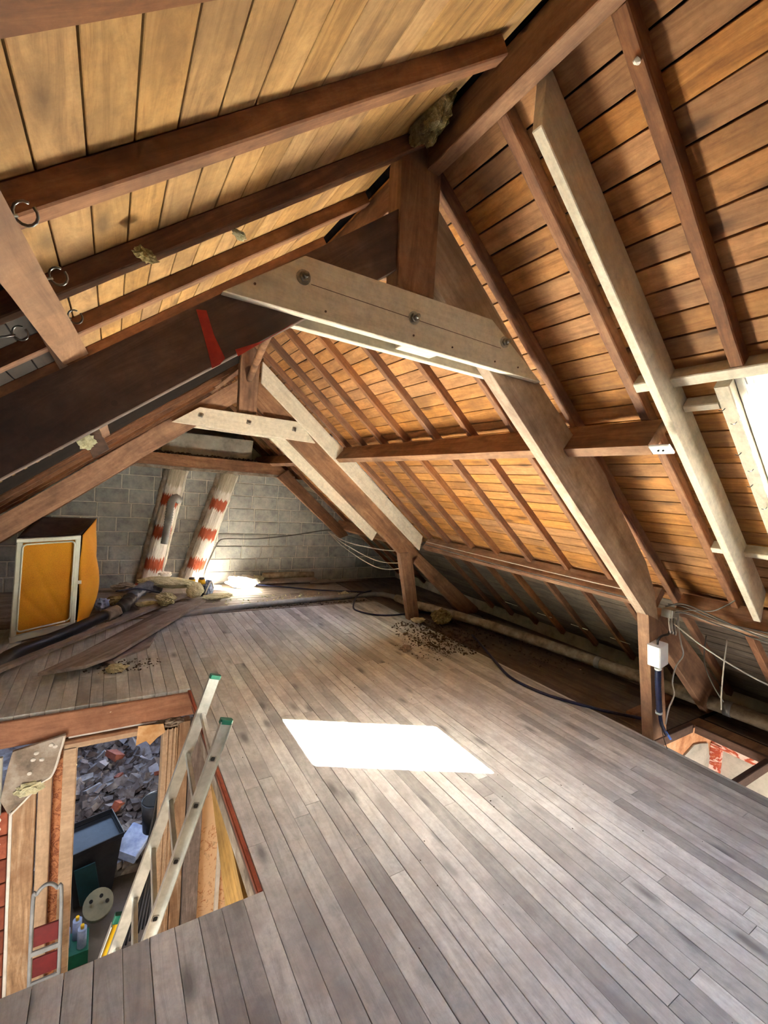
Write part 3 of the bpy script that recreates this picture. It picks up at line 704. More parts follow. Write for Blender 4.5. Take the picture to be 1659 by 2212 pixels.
# --- pale new planks alongside the trusses
def plank_r(y0, y1, x0, x1, top, dep, label, cutx=None):
    z = lambda x, o: top - S * x + o
    pts = [(x0, z(x0, -dep)), (x1, z(x1, -dep)), (x1 + .12, z(x1 + .12, 0)) if cutx is None else (x1 + cutx, z(x1 + cutx, 0)), (x0, z(x0, 0))]
    o = prism('new_plank', pts, y0, y1, NEWW, None, gR); meta(o, label, 'plank'); return o
plank_r(1.010, 1.048, 1.085, 3.29, 3.826, .20, 'long pale new plank set on edge, running from the ridge down past the roof window', cutx=.02)
plank_r(4.365, 4.398, 1.20, 3.26, 3.70, .20, 'pale plank on the front of the far truss, dipping behind the middle purlin', cutx=.03)
plank_r(4.575, 4.61, 1.30, 2.70, 3.35, .21, 'white plank under the far truss shining in the daylight', cutx=.08)

# --- roof window trimming
tz = lambda x: zr(x)
t = meta(stick('window_header', (2.027, .10, zr(2.027) + .038), (2.027, 1.165, zr(2.027) + .038), .05, .072, (CZ, 0, CX), NEWW), 'pale header above the roof window, passing behind the long plank', 'timber')
t = meta(stick('window_header', (2.96, .10, zr(2.96) + .036), (2.96, 1.165, zr(2.96) + .036), .04, .06, (CZ, 0, CX), NEWW), 'pale lower cross piece below the roof window', 'timber')
def trim(y, lab):
    off = NRM * .036
    return meta(stick('window_trimmer', Vector((2.055, y, zr(2.055))) + off, Vector((2.94, y, zr(2.94))) + off, .054, .07, (CZ, 0, CX), NEWW), lab, 'timber')
trim(.846, 'pale trimmer with nails down the left side of the roof window'); trim(.108, 'pale trimmer down the hidden right side of the roof window')
t = meta(stick('window_noggin', (2.145, .875, zr(2.145) + .036), (2.145, 1.008, zr(2.145) + .036), .035, .06, (CZ, 0, CX), NEWW), 'short pale cross piece between long plank and window trimmer', 'timber')
# nails bent over on the trimmer
nl = thing('bent_nails', (2.3, .85, 1.9), 'bent nails sticking out of the pale window trimmer', 'nails')
for q, x in enumerate((2.14, 2.2, 2.34, 2.42, 2.5, 2.62)):
    p = Vector((x, .846 + .012 * (-1) ** q, zr(x))); tube('nail', [p, p + Vector((-.012, .004, -.012)), p + Vector((-.02, .014, -.01))], .0016, BLACKP, nl, n=2, sides=5)

# --- roof windows
def roof_window(name, q, label, lo_x=2.17, hi_x=2.824):
    x0, x1, y0, y1 = q
    w = bpy.data.objects.new(name, None); COL.objects.link(w); w.location = ((x0 + x1) / 2, (y0 + y1) / 2, zr((x0 + x1) / 2)); meta(w, label, kind='structure')
    def bar(nm, xa, ya, xb, yb, wd, th, off, mat, par=w):
        a = Vector((xa, ya, zr(xa) + off * 1.28)); b = Vector((xb, yb, zr(xb) + off * 1.28))
        return stick(nm, a, b, wd, th, NRM, mat, par, ch=.003)
    # outer frame
    f = .035
    bar('frame', x0 + .02, y0 + .002, x0 + .02, y1 - .002, .045, .11, .10, WPAINT); bar('frame', x1 - .012, y0, x1 - .012, y1, .065, .11, .10, WPAINT)
    bar('frame', x0, y1 - .018, x1, y1 - .018, .03, .11, .10, WPAINT); bar('frame', x0, y0 + .018, x1, y0 + .018, .03, .11, .10, WPAINT)
    # opening sash, a step further out
    bar('sash', x0 + .078, y0 + .03, x0 + .078, y1 - .03, .105, .05, .125, WPAINT); bar('sash', x1 - .048, y0 + .03, x1 - .048, y1 - .03, .11, .05, .125, WPAINT)
    bar('sash', x0 + .04, y1 - .042, x1 - .04, y1 - .032, .03, .05, .125, WPAINT); bar('sash', x0 + .04, y0 + .042, x1 - .04, y0 + .032, .03, .05, .125, WPAINT)
    bm = bmesh.new()
    V = [bm.verts.new(Vector((x, y, zr(x) + .165))) for (x, y) in ((x0 + .04, y0 + .03), (x1 - .04, y0 + .03), (x1 - .04, y1 - .03), (x0 + .04, y1 - .03))]
    bm.faces.new(V); from_bm('pane', bm, GLASS, w)
    return w, bar
w1, bar1 = roof_window('window_1', SKY[0], 'white framed roof window at the right edge')
cyl('hinge_rail', Vector((2.12, .2, zr(2.12))) + NRM * .075, Vector((2.12, .775, zr(2.12))) + NRM * .075, .011, WPAINT, w1, 12)
bar1('hinge_block', 2.10, .775, 2.14, .776, .03, .05, .08, WPAINT)
cyl('seal_line', Vector((2.2, .72, zr(2.2))) + NRM * .153, Vector((2.8, .70, zr(2.8))) + NRM * .153, .002, BLACKP, w1, 6)
bar1('rating_plate', 2.15, .665, 2.175, .66, .02, .002, .146, GREYBOX)
w2, bar2 = roof_window('window_2', SKY[1], 'second roof window beyond the far truss')

# ================================================================== OBJECTS OF THE ATTIC
def T(name, loc, label, cat, group=None): return thing(name, loc, label, cat, group)
# --- ring bolts screwed to the left purlin
def ring(loc, label, r=.015, n=(.2, .9, .35)):
    t = T('ring_bolt', loc, label, 'ring bolt', 'ring bolts of the left purlin')
    n = Vector(n).normalized(); u = n.orthogonal().normalized(); v = n.cross(u); c = Vector(loc)
    tube('ring', [c + (u * math.cos(a) + v * math.sin(a)) * r for a in [PI * 2 * k / 14 for k in range(14)]], .0022, BOLTM, t, sm=False, sides=6)
    tube('shank', [c + Vector((-.008, 0, -.006)), c + Vector((-.04, 0, -.02))], .0024, BOLTM, t, n=2, sides=6)
    return t
ring((-.118, .835, 1.95), 'ring bolt highest on the left purlin, by the first dark rafter')
ring((-.100, 1.075, 1.955), 'ring bolt in the middle of the left purlin edge')
ring((-.088, 1.33, 1.955), 'small ring bolt near the lower end of the left purlin')
ring((-.185, 1.30, 1.885), 'ring bolt hanging out on the dark left side of the purlin', n=(.3, 1, .3))
# --- socket plate on the purlin end
t = T('socket_plate', (2.05, 1.06, 1.88), 'white rectangular plate on the cut end of the middle purlin', 'plate')
o = stick('plate', (2.045, 1.0, 1.872), (2.045, 1.085, 1.872), .062, .012, (-.5, 0, -.86), WPAINT, t)
for q in (.03, .05):
    cyl('screw', (2.037, 1.0 + q, 1.866), (2.034, 1.0 + q, 1.863), .004, DARKM, t, 8)
# --- mineral wool tufts
t = meta(lump('mineral_wool_tuft', (.93, 1.40, 2.965), (.045, .10, .095), WOOLD, sub=4, amp=.3, freq=2.4, seed=3, rot=.2), 'big dusty mineral wool tuft stuffed between ridge beam and king post', 'insulation')
meta(lump('mineral_wool_scrap', (.055, 1.40, 2.175), (.03, .02, .014), WOOLD, sub=3, amp=.6, seed=5, rot=.6), 'brown wool scrap caught on a left rafter', 'insulation')
meta(lump('mineral_wool_scrap', (.335, 1.60, 2.415), (.028, .018, .010), WOOLY, sub=3, amp=.6, seed=6, rot=.8), 'yellow wool scrap caught on the left slope', 'insulation')
meta(lump('mineral_wool_scrap', (-.18, 4.36, 1.80), (.06, .03, .06), WOOLY, sub=3, amp=.5, seed=7), 'yellow wool scrap hanging at the left purlin end', 'insulation')
meta(lump('plaster_blob', (1.17, .77, 2.815), (.012, .009, .008), WPLAST, sub=2, amp=.3, seed=2), 'small white blob stuck on the first short rafter', 'blob')
for q, (y, z) in enumerate(((1.09, 3.0), (1.34, 2.96))):
    meta(tube('bent_nail', [(.955, y, z), (.935, y - .004, z - .01), (.925, y + .006, z - .03), (.93, y + .01, z - .045)], .0022, BOLTM, None, n=3, sides=5), ['shiny bent nail in the side of the ridge beam, nearer the top of the frame', 'bent nail in the side of the ridge beam, nearer the king post'][q], 'nail')
# --- cables clipped along the lower purlin
def cable(name, pts, r, mat, label, n=6, sides=6, group=None):
    return meta(tube(name, pts, r, mat, None, n=n, sides=sides), label, 'cable', group)
cable('cable', [(3.345, 4.36, 1.0), (3.352, 3.6, .99), (3.36, 2.8, .985), (3.36, 2.2, .985), (3.35, 1.66, .99)], .004, WHITEC, 'pale cable along the upper edge of the lower purlin')
cable('cable', [(3.33, 4.36, .965), (3.326, 3.4, .945), (3.322, 2.6, .94), (3.32, 1.9, .94), (3.30, 1.62, .945)], .006, GREYC, 'grey cable along the bottom edge of the lower purlin')
# loops hanging at the far truss
for q, (zz, lab) in enumerate(((.53, 'lowest loop of cable hanging beyond the far truss'), (.62, 'middle loop of cable hanging beyond the far truss'), (.78, 'shallow upper loop of cable hanging beyond the far truss'))):
    cable('cable', [(3.0, 6.5, .86), (3.0 + q * .02, 5.9, .70 + q * .04), (3.16, 5.2, zz), (3.28, 4.75, zz + .07 - q * .02), (3.24, 4.53, .76)], .006, WHITEC, lab, group='cable loops at the far truss')
# grey cable across the block wall
cable('cable', [(1.22, 6.90, .05), (1.26, 6.91, .25), (1.36, 6.915, .52), (1.42, 6.92, .64), (1.55, 6.925, .675), (2.0, 6.92, .68), (2.6, 6.91, .75), (3.1, 6.86, .84), (3.28, 6.75, .84)], .009, GREYC, 'grey cable running across the block wall')
# --- electrical boxes on the near post
t = T('junction_box', (3.235, 1.49, .90), 'grey junction box at the top of the near post', 'junction box')
box('box_body', (3.20, 1.455, .895), (3.30, 1.52, .955), GREYBOX, t, bev=.004)
box('box_lid', (3.205, 1.448, .90), (3.295, 1.456, .95), GREYBOX, t, bev=.002)
for k in range(5):
    x = 3.20 + k * .02
    tube('wire_loop', [(x, 1.47, .90), (x - .01, 1.455, .85), (x + .005, 1.45, .80 - .006 * k), (x + .03, 1.46, .84), (x + .03, 1.48, .90)], .0028, GREYC if k % 2 else WHITEC, t, n=5, sides=5)
t = T('switch_box', (3.17, 1.49, .65), 'white switch box on the post above the blue conduit', 'switch box')
o = stick('box_body', (3.155, 1.482, .585), (3.125, 1.482, .725), .105, .085, (0, -1, 0), WPAINT, t, ch=.006)
stick('box_side', (3.212, 1.48, .60), (3.185, 1.48, .715), .02, .06, (0, -1, 0), GREYBOX, t, ch=.003)
for q in (0, .045): cyl('knockout', (3.222 - q * .2, 1.475, .63 + q), (3.229 - q * .2, 1.472, .632 + q), .012, WPAINT, t, 12)
tube('supply_wire', [(3.12, 1.48, .72), (3.11, 1.475, .755), (3.14, 1.47, .78), (3.2, 1.46, .79), (3.24, 1.47, .80)], .008, BLACKP, t, n=5)
t = T('blue_conduit', (3.2, 1.49, .3), 'dark blue corrugated conduit strapped down the near post', 'conduit')
pts = resample([(3.165, 1.485, .585), (3.185, 1.485, .48), (3.215, 1.485, .36), (3.245, 1.48, .24)], .007)
tube('conduit_pipe', pts, .019, BLUEC, t, sm=False, rib=.06, sides=10)
pts = resample([(3.245, 1.48, .24), (3.28, 1.475, .15), (3.33, 1.46, .07)], .007)
tube('conduit_tail', pts, .012, BLUEC, t, sm=False, rib=.06, sides=9)
for (x, z) in ((3.168, .555), (3.246, .235)):
    cyl('strap', (x - .003, 1.484, z + .008), (x + .003, 1.484, z - .008), .0225, WPAINT, t, 14)
tube('blue_wire', [(3.31, 1.462, .10), (3.35, 1.455, .06), (3.372, 1.45, .035)], .009, BLUEL, t, n=4)
cable('cable', [(3.29, 1.45, .90), (3.30, 1.44, .80), (3.325, 1.43, .72), (3.37, 1.43, .635), (3.31, 1.44, .56), (3.285, 1.44, .46), (3.33, 1.44, .36), (3.28, 1.44, .28), (3.28, 1.45, .16)], .0048, WHITEC, 'white kinked cable dangling beside the conduit')
cable('cable', [(3.19, 1.44, .2), (3.25, 1.44, .08), (3.29, 1.42, -.02), (3.33, 1.40, -.14), (3.35, 1.40, -.22)], .003, GREYC, 'thin grey wire dropping into the right hole')
cable('cable', [(3.24, 1.45, .86), (3.30, 1.30, .755), (3.33, 1.13, .68), (3.36, .93, .62), (3.42, .6, .56)], .005, WHITEC, 'long white cable sagging off to the right edge')
bun = [(3.24, 1.50, .98), (3.27, 1.40, 1.0), (3.31, 1.2, .95), (3.32, 1.0, .93), (3.32, .7, .93)]
for k in range(4):
    dz, dx = (.0, -.03, -.055, -.012)[k], (0, -.008, -.02, -.03)[k]
    cable('cable', [(x + dx, y, z + dz - .02 * math.sin(i * 1.2 + k)) for i, (x, y, z) in enumerate(bun)], .005, (GREYC, WHITEC, GREYC, GREYC)[k], '%s of the grey cables bunched along the right lower purlin' % ['topmost', 'third', 'lowest', 'second'][k], group='cables bunched on the right lower purlin')
cable('cable', [(3.27, 1.45, .945), (3.27, 1.36, .975), (3.26, 1.25, 1.0), (3.24, 1.17, 1.06), (3.24, 1.13, 1.1)], .004, GREYC, 'stiff grey wire end sticking up from the junction box')
cable('cable', [(3.50, 1.36, .78), (3.505, 1.355, .6), (3.51, 1.29, .46), (3.56, 1.24, .36)], .004, GREYC, 'grey wire hanging behind the leaning post')
cable('cable', [(3.50, 1.24, .80), (3.50, 1.24, .6), (3.50, 1.235, .42), (3.51, 1.23, .32)], .004, WHITEC, 'pale wire hanging straight down in the right eaves')

# --- pipes along the floor
t = T('lagged_pipe', (4.1, 2.5, .05), 'dusty lagged pipe running along the right eaves', 'pipe')
tube('pipe_run', [(3.60, 5.28, .05), (3.66, 4.85, .055), (3.86, 4.3, .06), (4.0, 3.7, .06), (4.08, 3.1, .07), (4.13, 2.5, .08), (4.17, 1.9, .09), (4.21, 1.2, .10), (4.22, .2, .10), (4.22, -1.2, .10)], .056, LAG, t, n=8, sides=14, rough=.08)
for (x, y, z) in ((4.13, 2.5, .08), (4.20, 1.45, .097)): cyl('pipe_joint', (x, y, z), (x + .003, y - .05, z), .061, PIPEG, t, 14)
t = T('floor_pipe', (2.3, 5.45, .03), 'grey pipe lying across the floor before the block wall', 'pipe')
tube('pipe_run', [(.70, 5.33, .02), (1.3, 5.43, .03), (2.2, 5.53, .035), (3.0, 5.58, .04), (3.42, 5.56, .045), (3.56, 5.42, .05), (3.60, 5.30, .05)], .036, PIPEG, t, n=6, sides=12, rough=.05)
meta(box('edge_batten', (1.1, 5.362, -.02), (2.45, 5.39, .012), PLANKW), 'thin batten closing the ends of the floor boards', 'batten')
meta(box('edge_batten', (2.55, 5.362, -.02), (3.30, 5.39, .006), PLANKW), 'short batten in front of the right end of the floor pipe', 'batten')
cable('cable', [(1.95, 6.62, .02), (2.31, 6.42, .012), (2.8, 6.10, .012), (3.2, 5.9, .02), (3.44, 5.78, .02)], .011, BLUEC, 'blue cable lying on the floor beyond the pipe')
cable('cable', [(3.36, 5.62, .09), (3.1, 5.5, .085), (2.96, 5.36, .05), (2.80, 5.1, .012), (2.80, 4.92, .012), (2.92, 4.74, .012), (3.14, 4.66, .012), (3.5, 4.66, .012), (3.75, 4.6, .01)], .011, BLUEC, 'blue cable looping over the pipe in front of the far post')
t = cable('cable', [(3.64, 3.73, 0), (3.45, 3.35, .008), (3.27, 3.0, .012), (3.12, 2.66, .012), (3.14, 2.34, .012), (3.24, 2.12, .012), (3.40, 1.92, .0), (3.62, 1.70, -.01)], .013, BLUEC, 'dark blue conduit snaking over the floor to the near post')

for q, (x, y) in enumerate(((4.33, 3.9), (4.33, 3.4), (4.33, 2.95), (4.33, 2.5))):
    meta(stick('batten_clip', (x, y, .30), (x, y - .2, .30), .012, .006, (CZ, 0, CX), COBW), '%s of the short pale strips in the dark right eaves, counted from the far post' % ORD[q], 'strip', 'pale strips in the eaves')
# --- frame of the right hole
meta(stick('joist', (3.87, -1.2, -.03), (3.87, 1.50, -.03), .03, .06, (0, 0, 1), BEAMD), 'dark joist along the far side of the right hole', 'joist')
meta(box('joist_board', (3.885, -1.2, -.03), (4.045, 1.56, -.006), BEAM, bev=.003), 'wide brown board beside the right hole', 'board')
meta(stick('joist', (3.31, 1.06, -.05), (3.86, 1.06, -.05), .035, .07, (0, 0, 1), BEAMD), 'dark joist crossing the right hole', 'joist')
meta(stick('cross_piece', (3.56, 1.83, -.03), (4.15, 1.83, .0), .07, .07, (0, 0, 1), BEAM), 'short orange lit cross piece behind the near post', 'timber')
meta(stick('threshold', (3.30, 1.54, -.04), (3.88, 1.54, -.04), .04, .07, (0, 0, 1), BEAMD), 'dark joist at the far end of the right hole', 'joist')
# walls seen through the right hole
o = box('wall_lower_north', (3.2, 1.58, -2.6), (5.4, 1.7, -.085), OPLAST); meta(o, kind='structure', label='orange lit plaster wall under the right hole')
meta(prism('stone_patch', [(3.75, -.38), (3.86, -.30), (3.93, -.28), (4.05, -.235), (4.16, -.25), (4.30, -.28), (4.36, -.42), (4.36, -1.1), (3.4, -1.1), (3.5, -.6)], 1.566, 1.582, RENDER, bev=.004), 'grey stone patch bared in the orange plaster', 'patch')
o = box('wall_lower_east', (4.42, -1.3, -2.6), (4.52, 1.58, -.085), RENDER); meta(o, kind='structure', label='grey plaster wall at the bottom of the right hole')
meta(box('painted_frieze', (4.385, -1.2, -.33), (4.42, 1.578, -.10), REDW, bev=.004), 'white frieze with flaking red paint under the right hole', 'moulding')
meta(box('painted_corner', (4.37, 1.50, -1.2), (4.42, 1.578, -.30), REDW, bev=.004), 'red and white corner pillar under the right hole', 'moulding')
o = box('wall_lower_near', (3.3, .93, -2.6), (4.2, 1.0, -.35), OPLAST)
bpy.data.objects.remove(o)

# --- orange canvas cupboard with white frame
t = T('canvas_wardrobe', (-.45, 5.1, 0), 'folding camping wardrobe of orange canvas with a white frame', 'wardrobe')
A, B, C, D = Vector((-.70, 4.93, 0)), Vector((-.235, 5.02, .075)), Vector((-.215, 4.98, .955)), Vector((-.672, 4.92, .925))
E_, F_, G_, H_ = Vector((-.70, 5.5, 0)), Vector((-.14, 5.5, 0)), Vector((-.108, 5.4, 1.075)), Vector((-.56, 5.45, 1.07))
def grid(name, p00, p10, p11, p01, nu, nv, disp, mat, parent):
    bm = bmesh.new(); org = p00.copy(); nrm = (p10 - p00).cross(p01 - p00).normalized(); g = []
    for i in range(nu + 1):
        row = []
        for j in range(nv + 1):
            u, v = i / nu, j / nv; p = p00.lerp(p10, u).lerp(p01.lerp(p11, u), v)
            row.append(bm.verts.new(p - org + nrm * disp(u, v)))
        g.append(row)
    for i in range(nu):
        for j in range(nv): bm.faces.new((g[i][j], g[i + 1][j], g[i + 1][j + 1], g[i][j + 1]))
    o = from_bm(name, bm, mat, parent, org, smooth=True)
    md = o.modifiers.new('thick', 'SOLIDIFY'); md.thickness = .003
    return o
wr = lambda u, v: math.exp(-((u - .22 - .75 * (1 - v) ** 1.0 + .1) / .05) ** 2)
fold = lambda u, v: -.012 * math.sin(PI * u) * math.sin(PI * v) + .012 * math.exp(-((u - (.15 + .8 * (1 - v) ** 1.3)) / .045) ** 2) * (1 - v) + .008 * math.exp(-((u - (.02 + 1.3 * (1 - v) ** 1.2 - .55)) / .06) ** 2)
ins = lambda P, k=.05: P
grid('front_panel', A + Vector((.02, .012, .02)), B + Vector((-.02, .012, .02)), C + Vector((-.02, .012, -.02)), D + Vector((.02, .012, -.02)), 28, 40, lambda u, v: -fold(u, v), CANVAS, t)
grid('side_panel', B + Vector((.012, .01, 0)), F_, G_, C + Vector((.012, .01, 0)), 20, 36, lambda u, v: .10 * math.sin(PI * u) ** .8 * math.sin(PI * min(1, v * 1.05)) ** .7 * (1.2 - v * .5) + .012 * math.sin(u * 9 + v * 7) * math.sin(PI * v), CANVAS, t)
grid('left_panel', A + Vector((0, .01, 0)), E_, H_, D + Vector((0, .01, 0)), 8, 16, lambda u, v: -.02 * math.sin(PI * u), FABT, t)
grid('back_panel', E_, F_, G_, H_, 8, 16, lambda u, v: 0, FABT, t)
grid('top_panel', D + Vector((0, 0, .004)), C + Vector((0, 0, .004)), G_, H_, 16, 12, lambda u, v: -.07 * math.sin(PI * u) ** 1.2 * math.sin(PI * v), FABT, t)
# frame: rounded rectangle of flat white profile, outer and inner lip
def fr_strip(a, b, w, nm='frame_bar'):
    up = (B - A).cross(D - A).normalized(); return stick(nm, a, b, w, .03, up, CREAM, t, ch=.006)
ux, uz = (B - A).normalized(), (D - A).normalized()
fr_strip(A + ux * .022, D + ux * .022, .045); fr_strip(B - ux * .02, C - ux * .02, .04)
fr_strip(A + uz * .03 + Vector((0, -.002, 0)), B + uz * .03 + Vector((0, -.002, 0)), .06); fr_strip(D - uz * .018 + Vector((0, -.002, 0)), C - uz * .018 + Vector((0, -.002, 0)), .036)
rp = []
bil = lambda u, v: A.lerp(B, u).lerp(D.lerp(C, u), v) + Vector((0, -.02, 0))
for cu, cv, a0_ in ((.84, .13, -PI / 2), (.84, .91, 0), (.17, .91, PI / 2), (.17, .13, PI)):
    for q in range(5):
        an = a0_ + q * PI / 8; rp.append(bil(cu + .07 * math.cos(an), cv + .034 * math.sin(an)))
tube('inner_lip', rp + [rp[0]], .0075, CREAM, t, sm=False, sides=6)
box('latch', (-.225, 4.955, .50), (-.195, 4.975, .53), WPAINT, t)

# --- planks dumped at the left
def dump(a, b, w, th, label, ends=0):
    o = stick('loose_plank', a, b, w, th, (0, 0, 1), PLANKW, jit=.003, seg=10, ch=.003); return meta(o, label, 'plank')
bm = bmesh.new()
def plank_poly(name, P, z0, z1, th, label, mat=PLANKW):
    """P: near-left, tip, near-right, far-right, far-left in plan; z0 near, z1 far"""
    c = Vector((sum(p[0] for p in P) / len(P), sum(p[1] for p in P) / len(P), 0)); far = Vector((P[3][0], P[3][1], z1)); near = Vector((P[0][0], P[0][1], z0))
    M = frame((near.x, near.y, near.z), far - near, (0, 0, 1)); Mi = M.inverted(); bm = bmesh.new()
    dirv = Vector((far.x - near.x, far.y - near.y, 0)); L = dirv.length; dirv.normalize()
    zz = lambda p: z0 + (z1 - z0) * max(0, min(1, (Vector((p[0], p[1], 0)) - Vector((near.x, near.y, 0))).dot(dirv) / L))
    lo = [bm.verts.new(Mi @ Vector((p[0], p[1], zz(p)))) for p in P]; hi = [bm.verts.new(Mi @ Vector((p[0], p[1], zz(p) + th))) for p in P]
    bm.faces.new(lo[::-1]); bm.faces.new(hi); n = len(P)
    for i in range(n): bm.faces.new((lo[i], lo[(i + 1) % n], hi[(i + 1) % n], hi[i]))
    bmesh.ops.bevel(bm, geom=list(bm.edges), offset=.003, segments=1, affect='EDGES', clamp_overlap=True)
    bmesh.ops.recalc_face_normals(bm, faces=bm.faces); me = bpy.data.meshes.new(name); bm.to_mesh(me); bm.free()
    return meta(link(name, me, mat, None, M), label, 'plank')
plank_poly('loose_plank', [(-.392, 3.92), (-.105, 3.96), (.08, 4.12), (1.055, 5.70), (.95, 5.80)], .065, .05, .028, 'long front plank with a pointed near end lying across the others')
plank_poly('loose_plank', [(-.9, 3.80), (-.80, 3.75), (-.60, 4.10), (.90, 6.05), (.80, 6.10)], .07, .045, .028, 'long plank behind the pointed one, under the wool scrap')
plank_poly('loose_plank', [(.0, 4.24), (.08, 4.19), (.36, 4.44), (.50, 4.95), (.30, 5.0)], .002, .002, .022, 'short board lying flat under the long planks')
plank_poly('loose_plank', [(-.22, 4.30), (-.12, 4.26), (-.02, 4.32), (.62, 5.45), (.52, 5.50)], .012, .01, .026, 'dark plank lying lowest under the long planks', ROUGHF)
dump((.10, 4.05, .016), (-.12, 4.42, .03), .045, .03, 'dark batten crossing under the pointed plank')
dump((.35, 5.62, .02), (.28, 6.2, .02), .03, .03, 'thin stick lying under the foil duct')
# --- boards at the foot of the wall
plank_poly('loose_plank', [(1.98, 6.70), (2.82, 6.62), (2.95, 6.66), (2.95, 6.86), (2.02, 6.90)], .01, .02, .04, 'thick board at the foot of the block wall', PLANKW)
plank_poly('loose_plank', [(2.8, 6.62), (3.0, 6.58), (3.9, 6.66), (3.92, 6.72), (2.82, 6.70)], .0, .0, .022, 'thin board at the foot of the block wall, to the right', PLANKW)
cyl_ = T('cardboard_tube', (2.5, 6.88, .1), 'brown tube lying along the foot of the block wall', 'tube')
tube('tube_body', [(2.1, 6.86, .10), (2.6, 6.86, .10), (2.95, 6.86, .09)], .05, LAG, cyl_, sides=14)
# --- lagged pipe and foil duct at the left
t = T('black_pipe', (-.3, 4.8, .07), 'black lagged pipe lying on the left behind the planks', 'pipe')
tube('pipe_run', [(-.95, 3.7, .07), (-.70, 4.10, .07), (-.60, 4.45, .07), (-.33, 4.80, .075), (-.12, 5.12, .08), (.0, 5.28, .09)], .052, BLACKP, t, rough=.1, sides=12)
tube('torn_lagging', [(.0, 5.28, .09), (.06, 5.36, .09), (.12, 5.42, .10)], .064, LAG, t, rough=.4, sides=12)
t = T('foil_duct', (.3, 6.0, .12), 'wrinkled blue grey foil duct lying behind the planks', 'duct')
tube('duct_lower', [(.12, 5.42, .10), (.2, 5.65, .10), (.25, 5.86, .11)], .07, BLACKP, t, rough=.25, sides=14, n=10)
tube('duct_upper', [(.25, 5.86, .11), (.34, 6.08, .13), (.45, 6.26, .14), (.60, 6.32, .12)], .072, DUCT, t, rough=.3, sides=16, n=12)
cable('cable', [(.10, 5.9, .19), (.3, 5.92, .205), (.52, 5.87, .17), (.56, 5.86, .15)], .008, BLUEC, 'thin blue cable lying over the foil duct')
# hose hanging on the left flue
t = T('flexible_hose', (.68, 6.72, 1.0), 'grey ribbed hose hanging in front of the left flue', 'hose')
tube('hose_body', resample([(.83, 6.76, 1.22), (.77, 6.70, 1.27), (.715, 6.66, 1.20), (.69, 6.64, 1.0), (.672, 6.64, .8), (.655, 6.65, .64)], .011), .048, PIPEG, t, sm=False, rib=.09, sides=16)
# mineral wool
t = meta(lump('mineral_wool_roll', (.68, 6.28, .185), (.36, .12, .07), WOOLY, sub=5, amp=.14, freq=2.6, seed=11, rot=-.45), 'long rolled bat of yellow mineral wool', 'insulation')
meta(lump('mineral_wool_piece', (.975, 6.02, .13), (.11, .07, .10), WOOLY, sub=4, amp=.2, freq=2.2, seed=12), 'torn end piece of yellow mineral wool by the lamp', 'insulation')
t = meta(lump('mineral_wool_piece', (.60, 5.62, .14), (.13, .08, .07), WOOLY, sub=4, amp=.45, freq=1.8, seed=13, rot=-1.0), 'ragged wool piece draped over the two planks', 'insulation')
meta(lump('mineral_wool_piece', (1.27, 6.04, .03), (.19, .12, .028), WOOLY, sub=4, amp=.3, freq=2.5, seed=14, rot=.2), 'flat pale green wool piece in front of the sunlit patch', 'insulation')
meta(lump('mineral_wool_piece', (.42, 5.75, .06), (.12, .06, .03), WOOLY, sub=3, amp=.35, seed=15), 'pale wool piece tucked under the foil duct', 'insulation')
meta(lump('paper_bag', (.68, 6.62, .22), (.085, .05, .04), WPLAST, sub=3, amp=.2, seed=16), 'lilac white bag behind the wool roll', 'bag')
meta(lump('plastic_bag', (-.03, 5.85, .06), (.075, .16, .06), BLUEB, sub=3, amp=.3, seed=17), 'pale blue plastic bag beside the wardrobe', 'bag')
meta(lump('mineral_wool_piece', (.10, 6.0, .05), (.10, .07, .05), WOOLD, sub=3, amp=.45, seed=18), 'brown wool lump between the wardrobe and the duct', 'insulation')
meta(lump('plaster_lump', (.22, 6.7, .05), (.14, .07, .05), PLASTER, sub=3, amp=.5, freq=2, seed=19), 'grey lump of plaster at the wall foot left of the flue', 'rubble')
meta(lump('plaster_lump', (.40, 6.75, .04), (.1, .06, .04), BRICKC, sub=3, amp=.5, freq=2, seed=20), 'reddish lump at the foot of the left flue', 'rubble')
# lamp and tools
def jar(x, y, lab):
    t = T('battery_lamp', (x, y, 0), lab, 'lamp', 'black and yellow work lamps')
    cyl('lamp_base', (x, y, .0), (x, y, .13), .045, BLACKP, t, 14); cyl('lamp_body', (x, y, .13), (x, y, .165), .052, BLACKP, t, 14)
    cyl('lamp_head', (x, y, .165), (x, y, .225), .05, YELP, t, 16, r2=.044); cyl('lamp_cap', (x, y, .225), (x, y, .245), .036, BLACKP, t, 14)
    return t
jar(.965, 6.24, 'left black and yellow work lamp by the wool roll')
jar(1.085, 6.22, 'right black and yellow work lamp next to the wrapped bundle')
t = T('wrapped_bundle', (1.19, 6.22, 0), 'blue and white wrapped bundle beside the work lamps', 'bundle')
lump('bundle_body', (1.185, 6.23, .10), (.06, .06, .11), BLUEB, t, sub=3, amp=.3, seed=21)
tube('bundle_cord', [(1.13, 6.17, .04), (1.16, 6.15, .14), (1.2, 6.16, .20), (1.24, 6.2, .1)], .008, WPAINT, t)
meta(lump('white_wrapping', (1.73, 6.66, .07), (.24, .15, .09), WRAP, sub=4, amp=.3, freq=2.2, seed=22, flat=-.07), 'crumpled white wrapping lying in the far patch of sun', 'wrapping')
meta(lump('straw_scrap', (1.98, 6.74, .09), (.09, .05, .05), WOOLY, sub=3, amp=.5, seed=23), 'yellow scrap behind the white wrapping', 'scrap')

